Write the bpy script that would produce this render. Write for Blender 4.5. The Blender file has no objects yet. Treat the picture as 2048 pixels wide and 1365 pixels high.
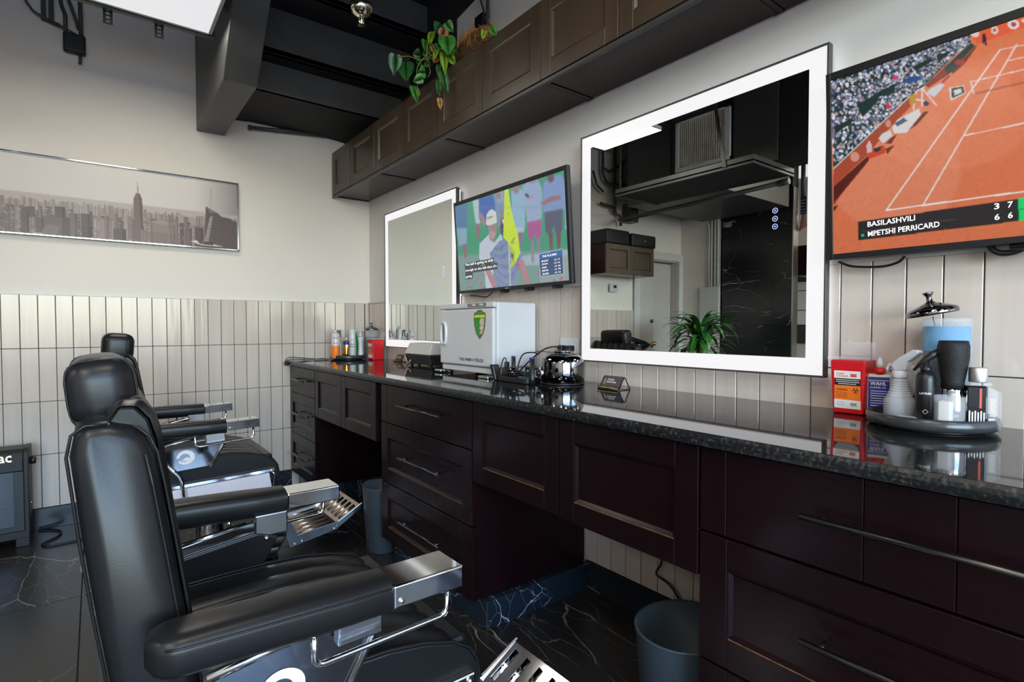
import bpy, bmesh, math, random
import numpy as np
from mathutils import Vector, Matrix, Euler
random.seed(7)
rng = np.random.RandomState(5)
R_ = math.radians
sc = bpy.context.scene
COL = sc.collection

# ------------------------------------------------------------------ camera
cam_d = bpy.data.cameras.new('camera')
cam = bpy.data.objects.new('camera', cam_d)
COL.objects.link(cam)
sc.camera = cam
cam_d.sensor_width = 36.0
cam_d.lens = 1081.08 / 2048 * 36
cam_d.clip_start = 0.02
YAW, PIT, ROL = 0.656758, -0.0265240, -0.000675
CAM = Vector((-1.71403, -4.07044, 1.15663))
_f = Vector((math.sin(YAW) * math.cos(PIT), math.cos(YAW) * math.cos(PIT), math.sin(PIT)))
_r = Vector((math.cos(YAW), -math.sin(YAW), 0))
_u = _r.cross(_f)
_r2 = _r * math.cos(ROL) + _u * math.sin(ROL)
_u2 = _u * math.cos(ROL) - _r * math.sin(ROL)
cam.matrix_world = Matrix.Translation(CAM) @ Matrix((_r2, _u2, -_f)).transposed().to_4x4()

# ------------------------------------------------------------------ world, light, exposure
W = bpy.data.worlds.new('world')
sc.world = W
W.use_nodes = True
wn = W.node_tree.nodes
wn.clear()
sky = wn.new('ShaderNodeTexSky')
sky.sky_type = 'NISHITA'
sky.sun_disc = False
sky.sun_elevation = R_(38)
sky.sun_rotation = R_(60)
bg = wn.new('ShaderNodeBackground')
bg.inputs['Strength'].default_value = 4.2
wo = wn.new('ShaderNodeOutputWorld')
W.node_tree.links.new(sky.outputs[0], bg.inputs[0])
W.node_tree.links.new(bg.outputs[0], wo.inputs[0])
PANEL_STRENGTH = 0.90
PANEL_WATTS = 27.0
MIRROR_STRENGTH = 0.98
HALO_STRENGTH = 3.0
sc.view_settings.view_transform = 'Standard'
sc.view_settings.look = 'None'
sc.view_settings.gamma = 1.0
sc.view_settings.exposure = -0.18
sc.view_settings.use_curve_mapping = False
sc.cycles.max_bounces = 9
sc.cycles.glossy_bounces = 6
sc.cycles.transmission_bounces = 8
sc.cycles.transparent_max_bounces = 8
sc.cycles.sample_clamp_indirect = 6
sc.cycles.caustics_refractive = False
sc.cycles.caustics_reflective = False


def lin(r, g, b):
    def c(v):
        v /= 255.0
        return v / 12.92 if v <= 0.04045 else ((v + 0.055) / 1.055) ** 2.4
    return (c(r), c(g), c(b), 1)


# daylight entering through the storefront opening
al = bpy.data.lights.new('window_daylight', 'AREA')
al.shape = 'RECTANGLE'
al.size = 3.4
al.size_y = 2.2
al.cycles.is_portal = True
alo = bpy.data.objects.new('window_daylight', al)
COL.objects.link(alo)
alo.location = (-2.1, -7.0, 1.7)
alo.rotation_euler = (R_(90), 0, 0)

# ------------------------------------------------------------------ materials
MATS = {}


def mat(name, col=(.5, .5, .5), rough=.5, metal=0., bump=0., bscale=60., var=0., vscale=8., vstretch=(1, 1, 1),
        emit=None, estr=1., trans=0., ior=1.45, alpha=1., coat=0., coatr=.05, spec=.5, rvar=0.):
    if name in MATS:
        return MATS[name]
    m = bpy.data.materials.new(name)
    MATS[name] = m
    m.use_nodes = True
    nt = m.node_tree
    N, L = nt.nodes, nt.links
    b = N['Principled BSDF']
    col = tuple(col)[:3] + (1,)
    b.inputs['Base Color'].default_value = col
    b.inputs['Roughness'].default_value = rough
    b.inputs['Metallic'].default_value = metal
    b.inputs['IOR'].default_value = ior
    b.inputs['Specular IOR Level'].default_value = spec
    b.inputs['Transmission Weight'].default_value = trans
    b.inputs['Alpha'].default_value = alpha
    b.inputs['Coat Weight'].default_value = coat
    b.inputs['Coat Roughness'].default_value = coatr
    if emit is not None:
        b.inputs['Emission Color'].default_value = tuple(emit)[:3] + (1,)
        b.inputs['Emission Strength'].default_value = estr
    tc = N.new('ShaderNodeTexCoord')
    mp = N.new('ShaderNodeMapping')
    L.new(tc.outputs['Object'], mp.inputs[0])
    mp.inputs['Scale'].default_value = vstretch
    if var > 0:
        nz = N.new('ShaderNodeTexNoise')
        nz.inputs['Scale'].default_value = vscale
        nz.inputs['Detail'].default_value = 5
        L.new(mp.outputs[0], nz.inputs['Vector'])
        rp = N.new('ShaderNodeValToRGB')
        rp.color_ramp.elements[0].position = .3
        rp.color_ramp.elements[1].position = .7
        rp.color_ramp.elements[0].color = tuple(c * (1 - var) for c in col[:3]) + (1,)
        rp.color_ramp.elements[1].color = tuple(min(1, c * (1 + var)) for c in col[:3]) + (1,)
        L.new(nz.outputs[0], rp.inputs[0])
        L.new(rp.outputs[0], b.inputs['Base Color'])
    if rvar > 0:
        nz = N.new('ShaderNodeTexNoise')
        nz.inputs['Scale'].default_value = 5
        L.new(tc.outputs['Object'], nz.inputs['Vector'])
        mr = N.new('ShaderNodeMapRange')
        mr.inputs['To Min'].default_value = max(0, rough - rvar)
        mr.inputs['To Max'].default_value = rough + rvar
        L.new(nz.outputs[0], mr.inputs[0])
        L.new(mr.outputs[0], b.inputs['Roughness'])
    if bump > 0:
        nz = N.new('ShaderNodeTexNoise')
        nz.inputs['Scale'].default_value = bscale
        nz.inputs['Detail'].default_value = 3
        L.new(mp.outputs[0], nz.inputs['Vector'])
        bp = N.new('ShaderNodeBump')
        bp.inputs['Strength'].default_value = bump
        bp.inputs['Distance'].default_value = .002
        L.new(nz.outputs[0], bp.inputs['Height'])
        L.new(bp.outputs[0], b.inputs['Normal'])
    return m


def flat(name, rgb, rough=.5, **k):
    return mat(name, lin(*rgb), rough, **k)


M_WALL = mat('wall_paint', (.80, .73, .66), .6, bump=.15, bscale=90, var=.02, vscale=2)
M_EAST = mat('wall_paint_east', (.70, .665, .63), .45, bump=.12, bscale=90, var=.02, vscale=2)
M_TRIMW = mat('trim_paint', (.62, .60, .58), .4, bump=.05)
M_DOOR = mat('door_paint', (.55, .50, .46), .4, bump=.05, var=.03)
M_GROUT = mat('grout', (.045, .04, .05), .8, bump=.3, bscale=300)
M_BLACKP = mat('black_paint', (.058, .057, .056), .40, bump=.25, bscale=35, var=.15)
M_BLACKD = mat('black_paint_matte', (.014, .014, .015), .7, bump=.2, bscale=30)
M_ESP = mat('espresso_wood', (.009, .0032, .0040), .26, bump=.04, bscale=12, var=.22, vscale=6, vstretch=(1, 1, .15), rvar=.05, spec=.25)
M_ESPU = mat('espresso_wood_highlit', (.074, .050, .033), .32, bump=.04, bscale=12, var=.22, vscale=6, vstretch=(1, 1, .15), rvar=.05)  # base colour lightened to stand in for warm reflections on the upper doors
M_ESPEDGE = mat('worn_wood_edge', (.16, .07, .03), .4, var=.5, vscale=90)
M_ESPB = mat('espresso_panel', (.024, .007, .009), .20, spec=.2, var=.15, vscale=5)
M_HAND = mat('dark_handle_metal', (.10, .095, .09), .33, metal=1., var=.1)
M_CHROME = mat('chrome', (.78, .79, .80), .07, metal=1., rvar=.03)
M_CHROME2 = mat('brushed_chrome', (.60, .62, .65), .2, metal=1., rvar=.06)
M_BRONZE = mat('bronze_step', (.50, .42, .36), .22, metal=1., var=.15, vscale=20)
M_LEATH = mat('black_leather', (.009, .009, .010), .34, bump=.05, bscale=420, rvar=.05, spec=.36)
M_LEATHD = mat('black_leather_piping', (.009, .009, .010), .42, bump=.1, bscale=200)
M_PLASK = mat('black_plastic', (.012, .012, .014), .32, bump=.05, bscale=200)
M_PLASKM = mat('black_plastic_matte', (.010, .0105, .012), .5, bump=.1, bscale=200)
M_PLASW = mat('white_plastic', (.60, .60, .61), .22, var=.02)
M_WHITEP = mat('white_enamel_panel', (.78, .75, .82), .2, var=.02)
M_ALU = mat('aluminium_trim', (.62, .62, .62), .28, metal=1.)
M_GREY = mat('grey_plastic', (.040, .055, .068), .4, bump=.05)
M_RED = mat('red_plastic', (.62, .012, .018), .3, var=.05)
M_CLEAR = mat('clear_plastic', (.9, .92, .95), .08, trans=.0, alpha=.16, spec=.6)
M_GLASS = mat('clear_glass', (.93, .96, .97), .02, trans=1., ior=1.45)
M_LIQ = mat('blue_liquid', (.03, .36, .68), .05, alpha=.9, spec=.5)
M_LIQD = mat('dark_blue_liquid', (.018, .05, .09), .05, alpha=.93)
M_MIRROR = mat('mirror_silver', (.80, .83, .80), .003, metal=1.)
M_LIT = mat('lit_frosted_glass', (.08, .08, .08), .35, emit=(1, .985, 1.0), estr=MIRROR_STRENGTH, var=.01)
M_HALO = mat('halo_strip', (.8, .8, .8), .5, emit=(.80, .82, 1.0), estr=HALO_STRENGTH, var=.01)
M_LED = mat('led_diffuser', (.1, .1, .1), .5, emit=(.97, .97, 1.0), estr=PANEL_STRENGTH, var=.01)
M_BLUEL = mat('touch_light', (.1, .1, .3), .5, emit=(.45, .5, 1.), estr=1.6, var=.01)
M_PANELF = mat('panel_frame_white', (.55, .62, .52), .35, var=.03)
M_CABLE = mat('black_cable', (.008, .008, .009), .4, bump=.05)
M_PAPER = mat('paper', (.80, .79, .76), .6, var=.03)
M_INK = mat('dark_ink', (.012, .012, .014), .5, var=.05)
M_INKW = mat('white_ink', (.82, .82, .8), .5, var=.02)
M_INKR = mat('red_ink', (.7, .1, .06), .5, var=.02)
M_ORANGE = mat('orange_label', (.90, .19, .02), .4, var=.03)
M_BLUE = mat('blue_label', (.012, .02, .26), .4, var=.05)
M_GOLD = mat('gold_foil', (.80, .50, .09), .18, metal=1., var=.1)
M_GREEN = mat('green_plastic', (.01, .22, .06), .3, var=.05)
M_CREAM = mat('cream_plastic', (.62, .58, .48), .35, var=.03)
M_LEAF = mat('leaf_green', (.05, .22, .03), .32, var=.35, vscale=40)
M_LEAFL = mat('leaf_lime', (.22, .42, .03), .32, var=.4, vscale=60)
M_LEAFD = mat('leaf_dark', (.03, .13, .03), .3, var=.35, vscale=40)
M_LEAFR = mat('leaf_red_brown', (.30, .075, .04), .45, var=.3, vscale=50)
M_LEAFT = mat('leaf_dry', (.48, .26, .08), .5, var=.3, vscale=50)
M_VINE = mat('vine_stem', (.30, .28, .05), .5, var=.3, vscale=80)
M_WICK = mat('wicker', (.13, .06, .025), .5, var=.5, vscale=70, bump=.3)
M_MOSS = mat('dry_moss', (.52, .20, .05), .6, var=.5, vscale=80)
M_ASPH = mat('pavement', (.30, .29, .28), .8, var=.2, vscale=3, bump=.3)
M_KET = mat('black_chrome', (.20, .20, .21), .05, metal=1., rvar=.02)
M_GLASSB = mat('black_glass', (.006, .007, .009), .05, spec=.6, var=.1)


def marble(name, base, vein, scale, amount, rough, coat=0., mask=.46):
    m = bpy.data.materials.new(name)
    MATS[name] = m
    m.use_nodes = True
    nt = m.node_tree
    N, L = nt.nodes, nt.links
    b = N['Principled BSDF']
    b.inputs['Roughness'].default_value = rough
    g = N.new('ShaderNodeNewGeometry')
    oi = N.new('ShaderNodeObjectInfo')
    mul = N.new('ShaderNodeVectorMath'); mul.operation = 'MULTIPLY'
    mul.inputs[1].default_value = (17.3, 31.7, 11.9)
    cmb = N.new('ShaderNodeCombineXYZ')
    for k in range(3):
        L.new(oi.outputs['Random'], cmb.inputs[k])
    L.new(cmb.outputs[0], mul.inputs[0])
    add = N.new('ShaderNodeVectorMath'); add.operation = 'ADD'
    L.new(g.outputs['Position'], add.inputs[0]); L.new(mul.outputs[0], add.inputs[1])
    mpg = N.new('ShaderNodeMapping'); mpg.inputs['Rotation'].default_value = (.5, .3, .75); mpg.inputs['Scale'].default_value = (1, .38, .75)
    L.new(add.outputs[0], mpg.inputs[0])
    nz = N.new('ShaderNodeTexNoise'); nz.inputs['Scale'].default_value = 1.7; nz.inputs['Detail'].default_value = 5
    L.new(mpg.outputs[0], nz.inputs['Vector'])
    sub = N.new('ShaderNodeVectorMath'); sub.operation = 'SCALE'; sub.inputs['Scale'].default_value = .55
    L.new(nz.outputs['Color'], sub.inputs[0])
    ad2 = N.new('ShaderNodeVectorMath'); ad2.operation = 'ADD'
    L.new(mpg.outputs[0], ad2.inputs[0]); L.new(sub.outputs[0], ad2.inputs[1])
    out = None
    for sc_, w_, th in ((scale, .009, 1.), (scale * 3.1, .012, .4)):
        vo = N.new('ShaderNodeTexVoronoi'); vo.feature = 'DISTANCE_TO_EDGE'; vo.inputs['Scale'].default_value = sc_
        L.new(ad2.outputs[0], vo.inputs['Vector'])
        mr = N.new('ShaderNodeMapRange'); mr.inputs['From Min'].default_value = 0; mr.inputs['From Max'].default_value = w_
        mr.inputs['To Min'].default_value = th; mr.inputs['To Max'].default_value = 0
        L.new(vo.outputs['Distance'], mr.inputs[0])
        if out is None:
            out = mr.outputs[0]
        else:
            mx = N.new('ShaderNodeMath'); mx.operation = 'MAXIMUM'
            L.new(out, mx.inputs[0]); L.new(mr.outputs[0], mx.inputs[1]); out = mx.outputs[0]
    nm = N.new('ShaderNodeTexNoise'); nm.inputs['Scale'].default_value = 2.6; nm.inputs['Detail'].default_value = 6
    L.new(add.outputs[0], nm.inputs['Vector'])
    mm = N.new('ShaderNodeMapRange'); mm.inputs['From Min'].default_value = mask; mm.inputs['From Max'].default_value = mask + .14
    L.new(nm.outputs[0], mm.inputs[0])
    mu = N.new('ShaderNodeMath'); mu.operation = 'MULTIPLY'
    L.new(out, mu.inputs[0]); L.new(mm.outputs[0], mu.inputs[1])
    mu2 = N.new('ShaderNodeMath'); mu2.operation = 'MULTIPLY'; mu2.inputs[1].default_value = amount
    L.new(mu.outputs[0], mu2.inputs[0])
    mix = N.new('ShaderNodeMix'); mix.data_type = 'RGBA'
    mix.inputs[6].default_value = base + (1,); mix.inputs[7].default_value = vein + (1,)
    L.new(mu2.outputs[0], mix.inputs[0]); L.new(mix.outputs[2], b.inputs['Base Color'])
    b.inputs['Coat Weight'].default_value = coat
    return m


M_MARB = marble('black_marble', (.017, .016, .016), (.34, .31, .26), 2.6, 1., .27)
M_MARBW = marble('black_marble_wall', (.012, .013, .015), (.62, .62, .62), 1.6, 1., .2)
M_MARBP = marble('black_marble_plinth', (.012, .022, .034), (.62, .70, .85), 4.5, 1.0, .15, mask=.34)
M_MARBB = marble('black_marble_base', (.013, .016, .020), (.30, .33, .38), 3.0, .8, .2)


def granite(name, rough, spk):
    m = mat(name, (.012, .013, .014), rough)
    nt = m.node_tree; N, L = nt.nodes, nt.links; b = N['Principled BSDF']
    g = N.new('ShaderNodeNewGeometry')
    vo = N.new('ShaderNodeTexVoronoi'); vo.inputs['Scale'].default_value = 210
    L.new(g.outputs['Position'], vo.inputs['Vector'])
    nz = N.new('ShaderNodeTexNoise'); nz.inputs['Scale'].default_value = 120; nz.inputs['Detail'].default_value = 4
    L.new(g.outputs['Position'], nz.inputs['Vector'])
    rp = N.new('ShaderNodeValToRGB')
    rp.color_ramp.elements[0].position = .52; rp.color_ramp.elements[0].color = (.008, .009, .010, 1)
    rp.color_ramp.elements[1].position = .72; rp.color_ramp.elements[1].color = (spk, spk * 1.02, spk * .98, 1)
    L.new(nz.outputs[0], rp.inputs[0]); L.new(rp.outputs[0], b.inputs['Base Color'])
    return m


M_GRAN = granite('black_granite', .045, .035)
M_GRANE = granite('rough_granite_edge', .32, .055)


def tile_mat():
    m = mat('tile_glaze', (.47, .43, .40), .14)
    nt = m.node_tree; N, L = nt.nodes, nt.links; b = N['Principled BSDF']
    oi = N.new('ShaderNodeObjectInfo')
    g = N.new('ShaderNodeNewGeometry')
    mp = N.new('ShaderNodeMapping'); mp.inputs['Scale'].default_value = (26, 26, 1.0)
    L.new(g.outputs['Position'], mp.inputs[0])
    nz = N.new('ShaderNodeTexNoise'); nz.inputs['Scale'].default_value = 1; nz.inputs['Detail'].default_value = 3
    L.new(mp.outputs[0], nz.inputs['Vector'])
    ad = N.new('ShaderNodeMath'); ad.operation = 'MULTIPLY_ADD'; ad.inputs[1].default_value = .25; ad.inputs[2].default_value = 0
    L.new(oi.outputs['Random'], ad.inputs[0])
    a2 = N.new('ShaderNodeMath'); a2.operation = 'ADD'
    L.new(ad.outputs[0], a2.inputs[0]); L.new(nz.outputs[0], a2.inputs[1])
    rp = N.new('ShaderNodeValToRGB')
    rp.color_ramp.elements[0].position = .35; rp.color_ramp.elements[0].color = (.53, .455, .405, 1)
    rp.color_ramp.elements[1].position = .95; rp.color_ramp.elements[1].color = (.62, .53, .455, 1)
    L.new(a2.outputs[0], rp.inputs[0]); L.new(rp.outputs[0], b.inputs['Base Color'])
    mp2 = N.new('ShaderNodeMapping'); mp2.inputs['Scale'].default_value = (14, 14, 1.2)
    L.new(g.outputs['Position'], mp2.inputs[0])
    n2 = N.new('ShaderNodeTexNoise'); n2.inputs['Scale'].default_value = 1
    L.new(mp2.outputs[0], n2.inputs['Vector'])
    bp = N.new('ShaderNodeBump'); bp.inputs['Strength'].default_value = .35; bp.inputs['Distance'].default_value = .006
    L.new(n2.outputs[0], bp.inputs['Height']); L.new(bp.outputs[0], b.inputs['Normal'])
    return m


M_TILE = tile_mat()


def vcol_mat(name, emit, rough=.2, spec=.5):
    m = bpy.data.materials.new(name)
    MATS[name] = m
    m.use_nodes = True
    nt = m.node_tree; N, L = nt.nodes, nt.links; b = N['Principled BSDF']
    a = N.new('ShaderNodeAttribute'); a.attribute_name = 'picture'
    b.inputs['Roughness'].default_value = rough
    b.inputs['Specular IOR Level'].default_value = spec
    if emit > 0:
        b.inputs['Base Color'].default_value = (.004, .004, .004, 1)
        L.new(a.outputs['Color'], b.inputs['Emission Color'])
        b.inputs['Emission Strength'].default_value = emit
    else:
        L.new(a.outputs['Color'], b.inputs['Base Color'])
    return m


M_SCREEN = vcol_mat('screen_picture', .95, .12, .3)
M_PRINT = vcol_mat('printed_picture', 0, .35, .3)

# ------------------------------------------------------------------ mesh helpers
WLOC = {}


def wloc(o):
    return WLOC.get(o.name, Vector((0, 0, 0)))


def tag(o, label=None, cat=None, group=None, kind=None):
    if label: o['label'] = label
    if cat: o['category'] = cat
    if group: o['group'] = group
    if kind: o['kind'] = kind
    return o


def thing(name, label, cat, loc=(0, 0, 0), group=None):
    o = bpy.data.objects.new(name, None)
    COL.objects.link(o)
    o.empty_display_size = .05
    o.location = loc
    WLOC[o.name] = Vector(loc)
    return tag(o, label, cat, group)


class MB:
    """collects shapes in world coordinates (after matrix M) and links them as ONE mesh object"""
    def __init__(s, M=None):
        s.v = []; s.f = []; s.sm = []; s.M = M or Matrix.Identity(4)

    def add(s, vs, fs, smooth=False):
        n = len(s.v)
        s.v += [s.M @ Vector(p) for p in vs]
        s.f += [tuple(i + n for i in f) for f in fs]
        s.sm += [smooth] * len(fs)
        return s

    def box(s, x0, x1, y0, y1, z0, z1):
        if x0 > x1: x0, x1 = x1, x0
        if y0 > y1: y0, y1 = y1, y0
        if z0 > z1: z0, z1 = z1, z0
        vs = [(x, y, z) for x in (x0, x1) for y in (y0, y1) for z in (z0, z1)]
        return s.add(vs, [(0, 1, 3, 2), (4, 6, 7, 5), (0, 4, 5, 1), (2, 3, 7, 6), (0, 2, 6, 4), (1, 5, 7, 3)])

    def hexa(s, pts):
        """8 points: bottom 4 (ccw) then top 4"""
        return s.add(pts, [(3, 2, 1, 0), (4, 5, 6, 7), (0, 1, 5, 4), (1, 2, 6, 5), (2, 3, 7, 6), (3, 0, 4, 7)])

    def tube(s, pts, r, n=8, caps=True, smooth=True):
        pts = [Vector(p) for p in pts]
        rs = r if isinstance(r, (list, tuple)) else [r] * len(pts)
        vs = []; fs = []
        t0 = (pts[1] - pts[0]).normalized()
        a = t0.orthogonal().normalized()
        for i, p in enumerate(pts):
            if i == 0: t = (pts[1] - p)
            elif i == len(pts) - 1: t = (p - pts[i - 1])
            else: t = (pts[i + 1] - p).normalized() + (p - pts[i - 1]).normalized()
            if t.length < 1e-9: t = t0
            t = t.normalized()
            a = (a - t * a.dot(t))
            if a.length < 1e-6: a = t.orthogonal()
            a.normalize()
            b = t.cross(a)
            for k in range(n):
                an = 2 * math.pi * k / n
                vs.append(p + (a * math.cos(an) + b * math.sin(an)) * rs[i])
        for i in range(len(pts) - 1):
            for k in range(n):
                fs.append((i * n + k, i * n + (k + 1) % n, (i + 1) * n + (k + 1) % n, (i + 1) * n + k))
        s.add(vs, fs, smooth)
        if caps:
            m = len(s.v) - len(vs)
            s.f.append(tuple(m + k for k in reversed(range(n)))); s.sm.append(False)
            s.f.append(tuple(m + (len(pts) - 1) * n + k for k in range(n))); s.sm.append(False)
        return s

    def lathe(s, prof, c=(0, 0, 0), n=28, axis='z', sx=1., sy=1., smooth=True, cap=True):
        """prof: list of (radius, height)"""
        vs = []; fs = []
        c = Vector(c)
        for r, h in prof:
            for k in range(n):
                an = 2 * math.pi * k / n
                p = Vector((r * sx * math.cos(an), r * sy * math.sin(an), h))
                if axis == 'x': p = Vector((h, p.x, p.y))
                if axis == 'y': p = Vector((p.x, h, p.y))
                vs.append(c + p)
        m = len(prof)
        for i in range(m - 1):
            for k in range(n):
                fs.append((i * n + k, i * n + (k + 1) % n, (i + 1) * n + (k + 1) % n, (i + 1) * n + k))
        if cap:
            fs.append(tuple(reversed(range(n))))
            fs.append(tuple((m - 1) * n + k for k in range(n)))
        return s.add(vs, fs, smooth)

    def prism(s, poly, a0, a1, axis='y', smooth=False):
        """poly: 2D points; extruded along axis between a0 and a1. axis y: (x,z); x: (y,z); z: (x,y)"""
        def P(q, a):
            if axis == 'y': return (q[0], a, q[1])
            if axis == 'x': return (a, q[0], q[1])
            return (q[0], q[1], a)
        n = len(poly)
        vs = [P(q, a0) for q in poly] + [P(q, a1) for q in poly]
        fs = [(i, (i + 1) % n, n + (i + 1) % n, n + i) for i in range(n)]
        fs += [tuple(reversed(range(n))), tuple(n + i for i in range(n))]
        return s.add(vs, fs, smooth)

    def grid(s, F, nu, nv, smooth=True):
        """F(u,v)->point, u,v in 0..1"""
        vs = [F(i / nu, j / nv) for j in range(nv + 1) for i in range(nu + 1)]
        fs = [(j * (nu + 1) + i, j * (nu + 1) + i + 1, (j + 1) * (nu + 1) + i + 1, (j + 1) * (nu + 1) + i) for j in range(nv) for i in range(nu)]
        return s.add(vs, fs, smooth)

    def sphere(s, c, r, n=12, m=8, sz=1.):
        prof = []
        for i in range(m + 1):
            a = math.pi * i / m
            prof.append((max(1e-4, r * math.sin(a)), -r * sz * math.cos(a)))
        return s.lathe(prof, c, n)

    def build(s, name, material, parent=None, loc=None, bevel=0., bseg=2, subsurf=0, recalc=True, smooth=None, merge=False, solid=0.):
        me = bpy.data.meshes.new(name)
        if parent is not None:
            org = wloc(parent)
        elif loc is not None:
            org = Vector(loc)
        else:
            xs = [p.x for p in s.v]; ys = [p.y for p in s.v]; zs = [p.z for p in s.v]
            org = Vector(((min(xs) + max(xs)) / 2, (min(ys) + max(ys)) / 2, min(zs)))
        me.from_pydata([tuple(p - org) for p in s.v], [], s.f)
        sm = s.sm if smooth is None else [smooth] * len(s.f)
        me.polygons.foreach_set('use_smooth', sm)
        if recalc or merge:
            b = bmesh.new(); b.from_mesh(me)
            if merge: bmesh.ops.remove_doubles(b, verts=b.verts, dist=1e-5)
            if recalc: bmesh.ops.recalc_face_normals(b, faces=b.faces)
            b.to_mesh(me); b.free()
        me.materials.append(material)
        o = bpy.data.objects.new(name, me)
        COL.objects.link(o)
        if parent is not None:
            o.parent = parent
            WLOC[o.name] = wloc(parent)
        else:
            o.location = org
            WLOC[o.name] = org
        if solid:
            m = o.modifiers.new('s', 'SOLIDIFY'); m.thickness = solid
        if bevel > 0:
            m = o.modifiers.new('b', 'BEVEL'); m.width = bevel; m.segments = bseg; m.limit_method = 'ANGLE'; m.angle_limit = R_(40)
            m.harden_normals = False
        if subsurf:
            m = o.modifiers.new('ss', 'SUBSURF'); m.levels = subsurf; m.render_levels = subsurf
        return o


def rbox(name, c, size, rad, material, parent=None, seg=4, rot=None, puff=0., M=None):
    """soft rounded cushion box"""
    bm = bmesh.new()
    bmesh.ops.create_cube(bm, size=1)
    for v in bm.verts:
        v.co = Vector((v.co.x * size[0], v.co.y * size[1], v.co.z * size[2]))
    bmesh.ops.bevel(bm, geom=bm.edges[:], offset=rad, segments=seg, affect='EDGES', profile=.5)
    mb = MB(M)
    bm.verts.ensure_lookup_table()
    RM = rot.to_matrix() if rot else Matrix.Identity(3)
    mb.add([Vector(c) + RM @ v.co for v in bm.verts], [[v.index for v in f.verts] for f in bm.faces], True)
    bm.free()
    return mb.build(name, material, parent)


def copy_tree(o, parent=None):
    c = o.copy()
    COL.objects.link(c)
    c.parent = parent
    WLOC[c.name] = wloc(o)
    for ch in list(o.children):
        copy_tree(ch, c)
    return c


# ------------------------------------------------------------------ lettering (all words converted at once)
TEXTS = {}
WORDS = ['The ball is going to shift', "enough to the left that it's", 'going', 'THE PLAYERS', 'MCILROY', 'SPAUN', 'HOGE', 'BHATIA', 'GLOVER',
         '-12', '-10', '17', '16', '66', '70', 'BASILASHVILI', 'MPETSHI PERRICARD', '3', '7', '6', 'TOWEL WARMER UV STERILIZER', 'SHARPS', 'CONTAINER',
         'WARNING', 'WAHL', 'CLIPPER OIL', 'Sunrise', 'Barbershop', 'ac', 'Codoga', '27', 'CLIPPERCIDE', 'SPRAY', 'LAYRER', 'FREE YOUR HANDS']


def make_texts():
    obs = []
    for w in WORDS:
        cu = bpy.data.curves.new('t', 'FONT')
        cu.body = w
        cu.size = 1
        cu.offset = .012
        cu.resolution_u = 2
        o = bpy.data.objects.new('t', cu)
        COL.objects.link(o)
        obs.append((w, o))
    bpy.context.view_layer.update()
    dg = bpy.context.evaluated_depsgraph_get()
    for w, o in obs:
        me = bpy.data.meshes.new_from_object(o.evaluated_get(dg))
        co = np.zeros(len(me.vertices) * 3)
        me.vertices.foreach_get('co', co)
        co = co.reshape(-1, 3)
        fs = [tuple(p.vertices) for p in me.polygons]
        mn = co.min(0); mx = co.max(0)
        TEXTS[w] = (co, fs, mn, mx)
        cu = o.data
        bpy.data.objects.remove(o)
        bpy.data.curves.remove(cu)
        bpy.data.meshes.remove(me)


make_texts()


def text(mb, w, o, ux, uy):
    """fit word w into the box with lower-left o, width vector ux, height vector uy"""
    co, fs, mn, mx = TEXTS[w]
    o, ux, uy = Vector(o), Vector(ux), Vector(uy)
    vs = []
    for p in co:
        a = (p[0] - mn[0]) / (mx[0] - mn[0]); b = (p[1] - mn[1]) / (mx[1] - mn[1])
        vs.append(o + ux * a + uy * b)
    mb.add(vs, fs)
    return mb


# ------------------------------------------------------------------ painted pictures (screens, print): colours per vertex of a fine flat grid
def homog(src, dst):
    A = []
    for (x, y), (u, v) in zip(src, dst):
        A.append([x, y, 1, 0, 0, 0, -u * x, -u * y, -u]); A.append([0, 0, 0, x, y, 1, -v * x, -v * y, -v])
    _, _, V = np.linalg.svd(np.array(A, float))
    return V[-1].reshape(3, 3)


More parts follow.
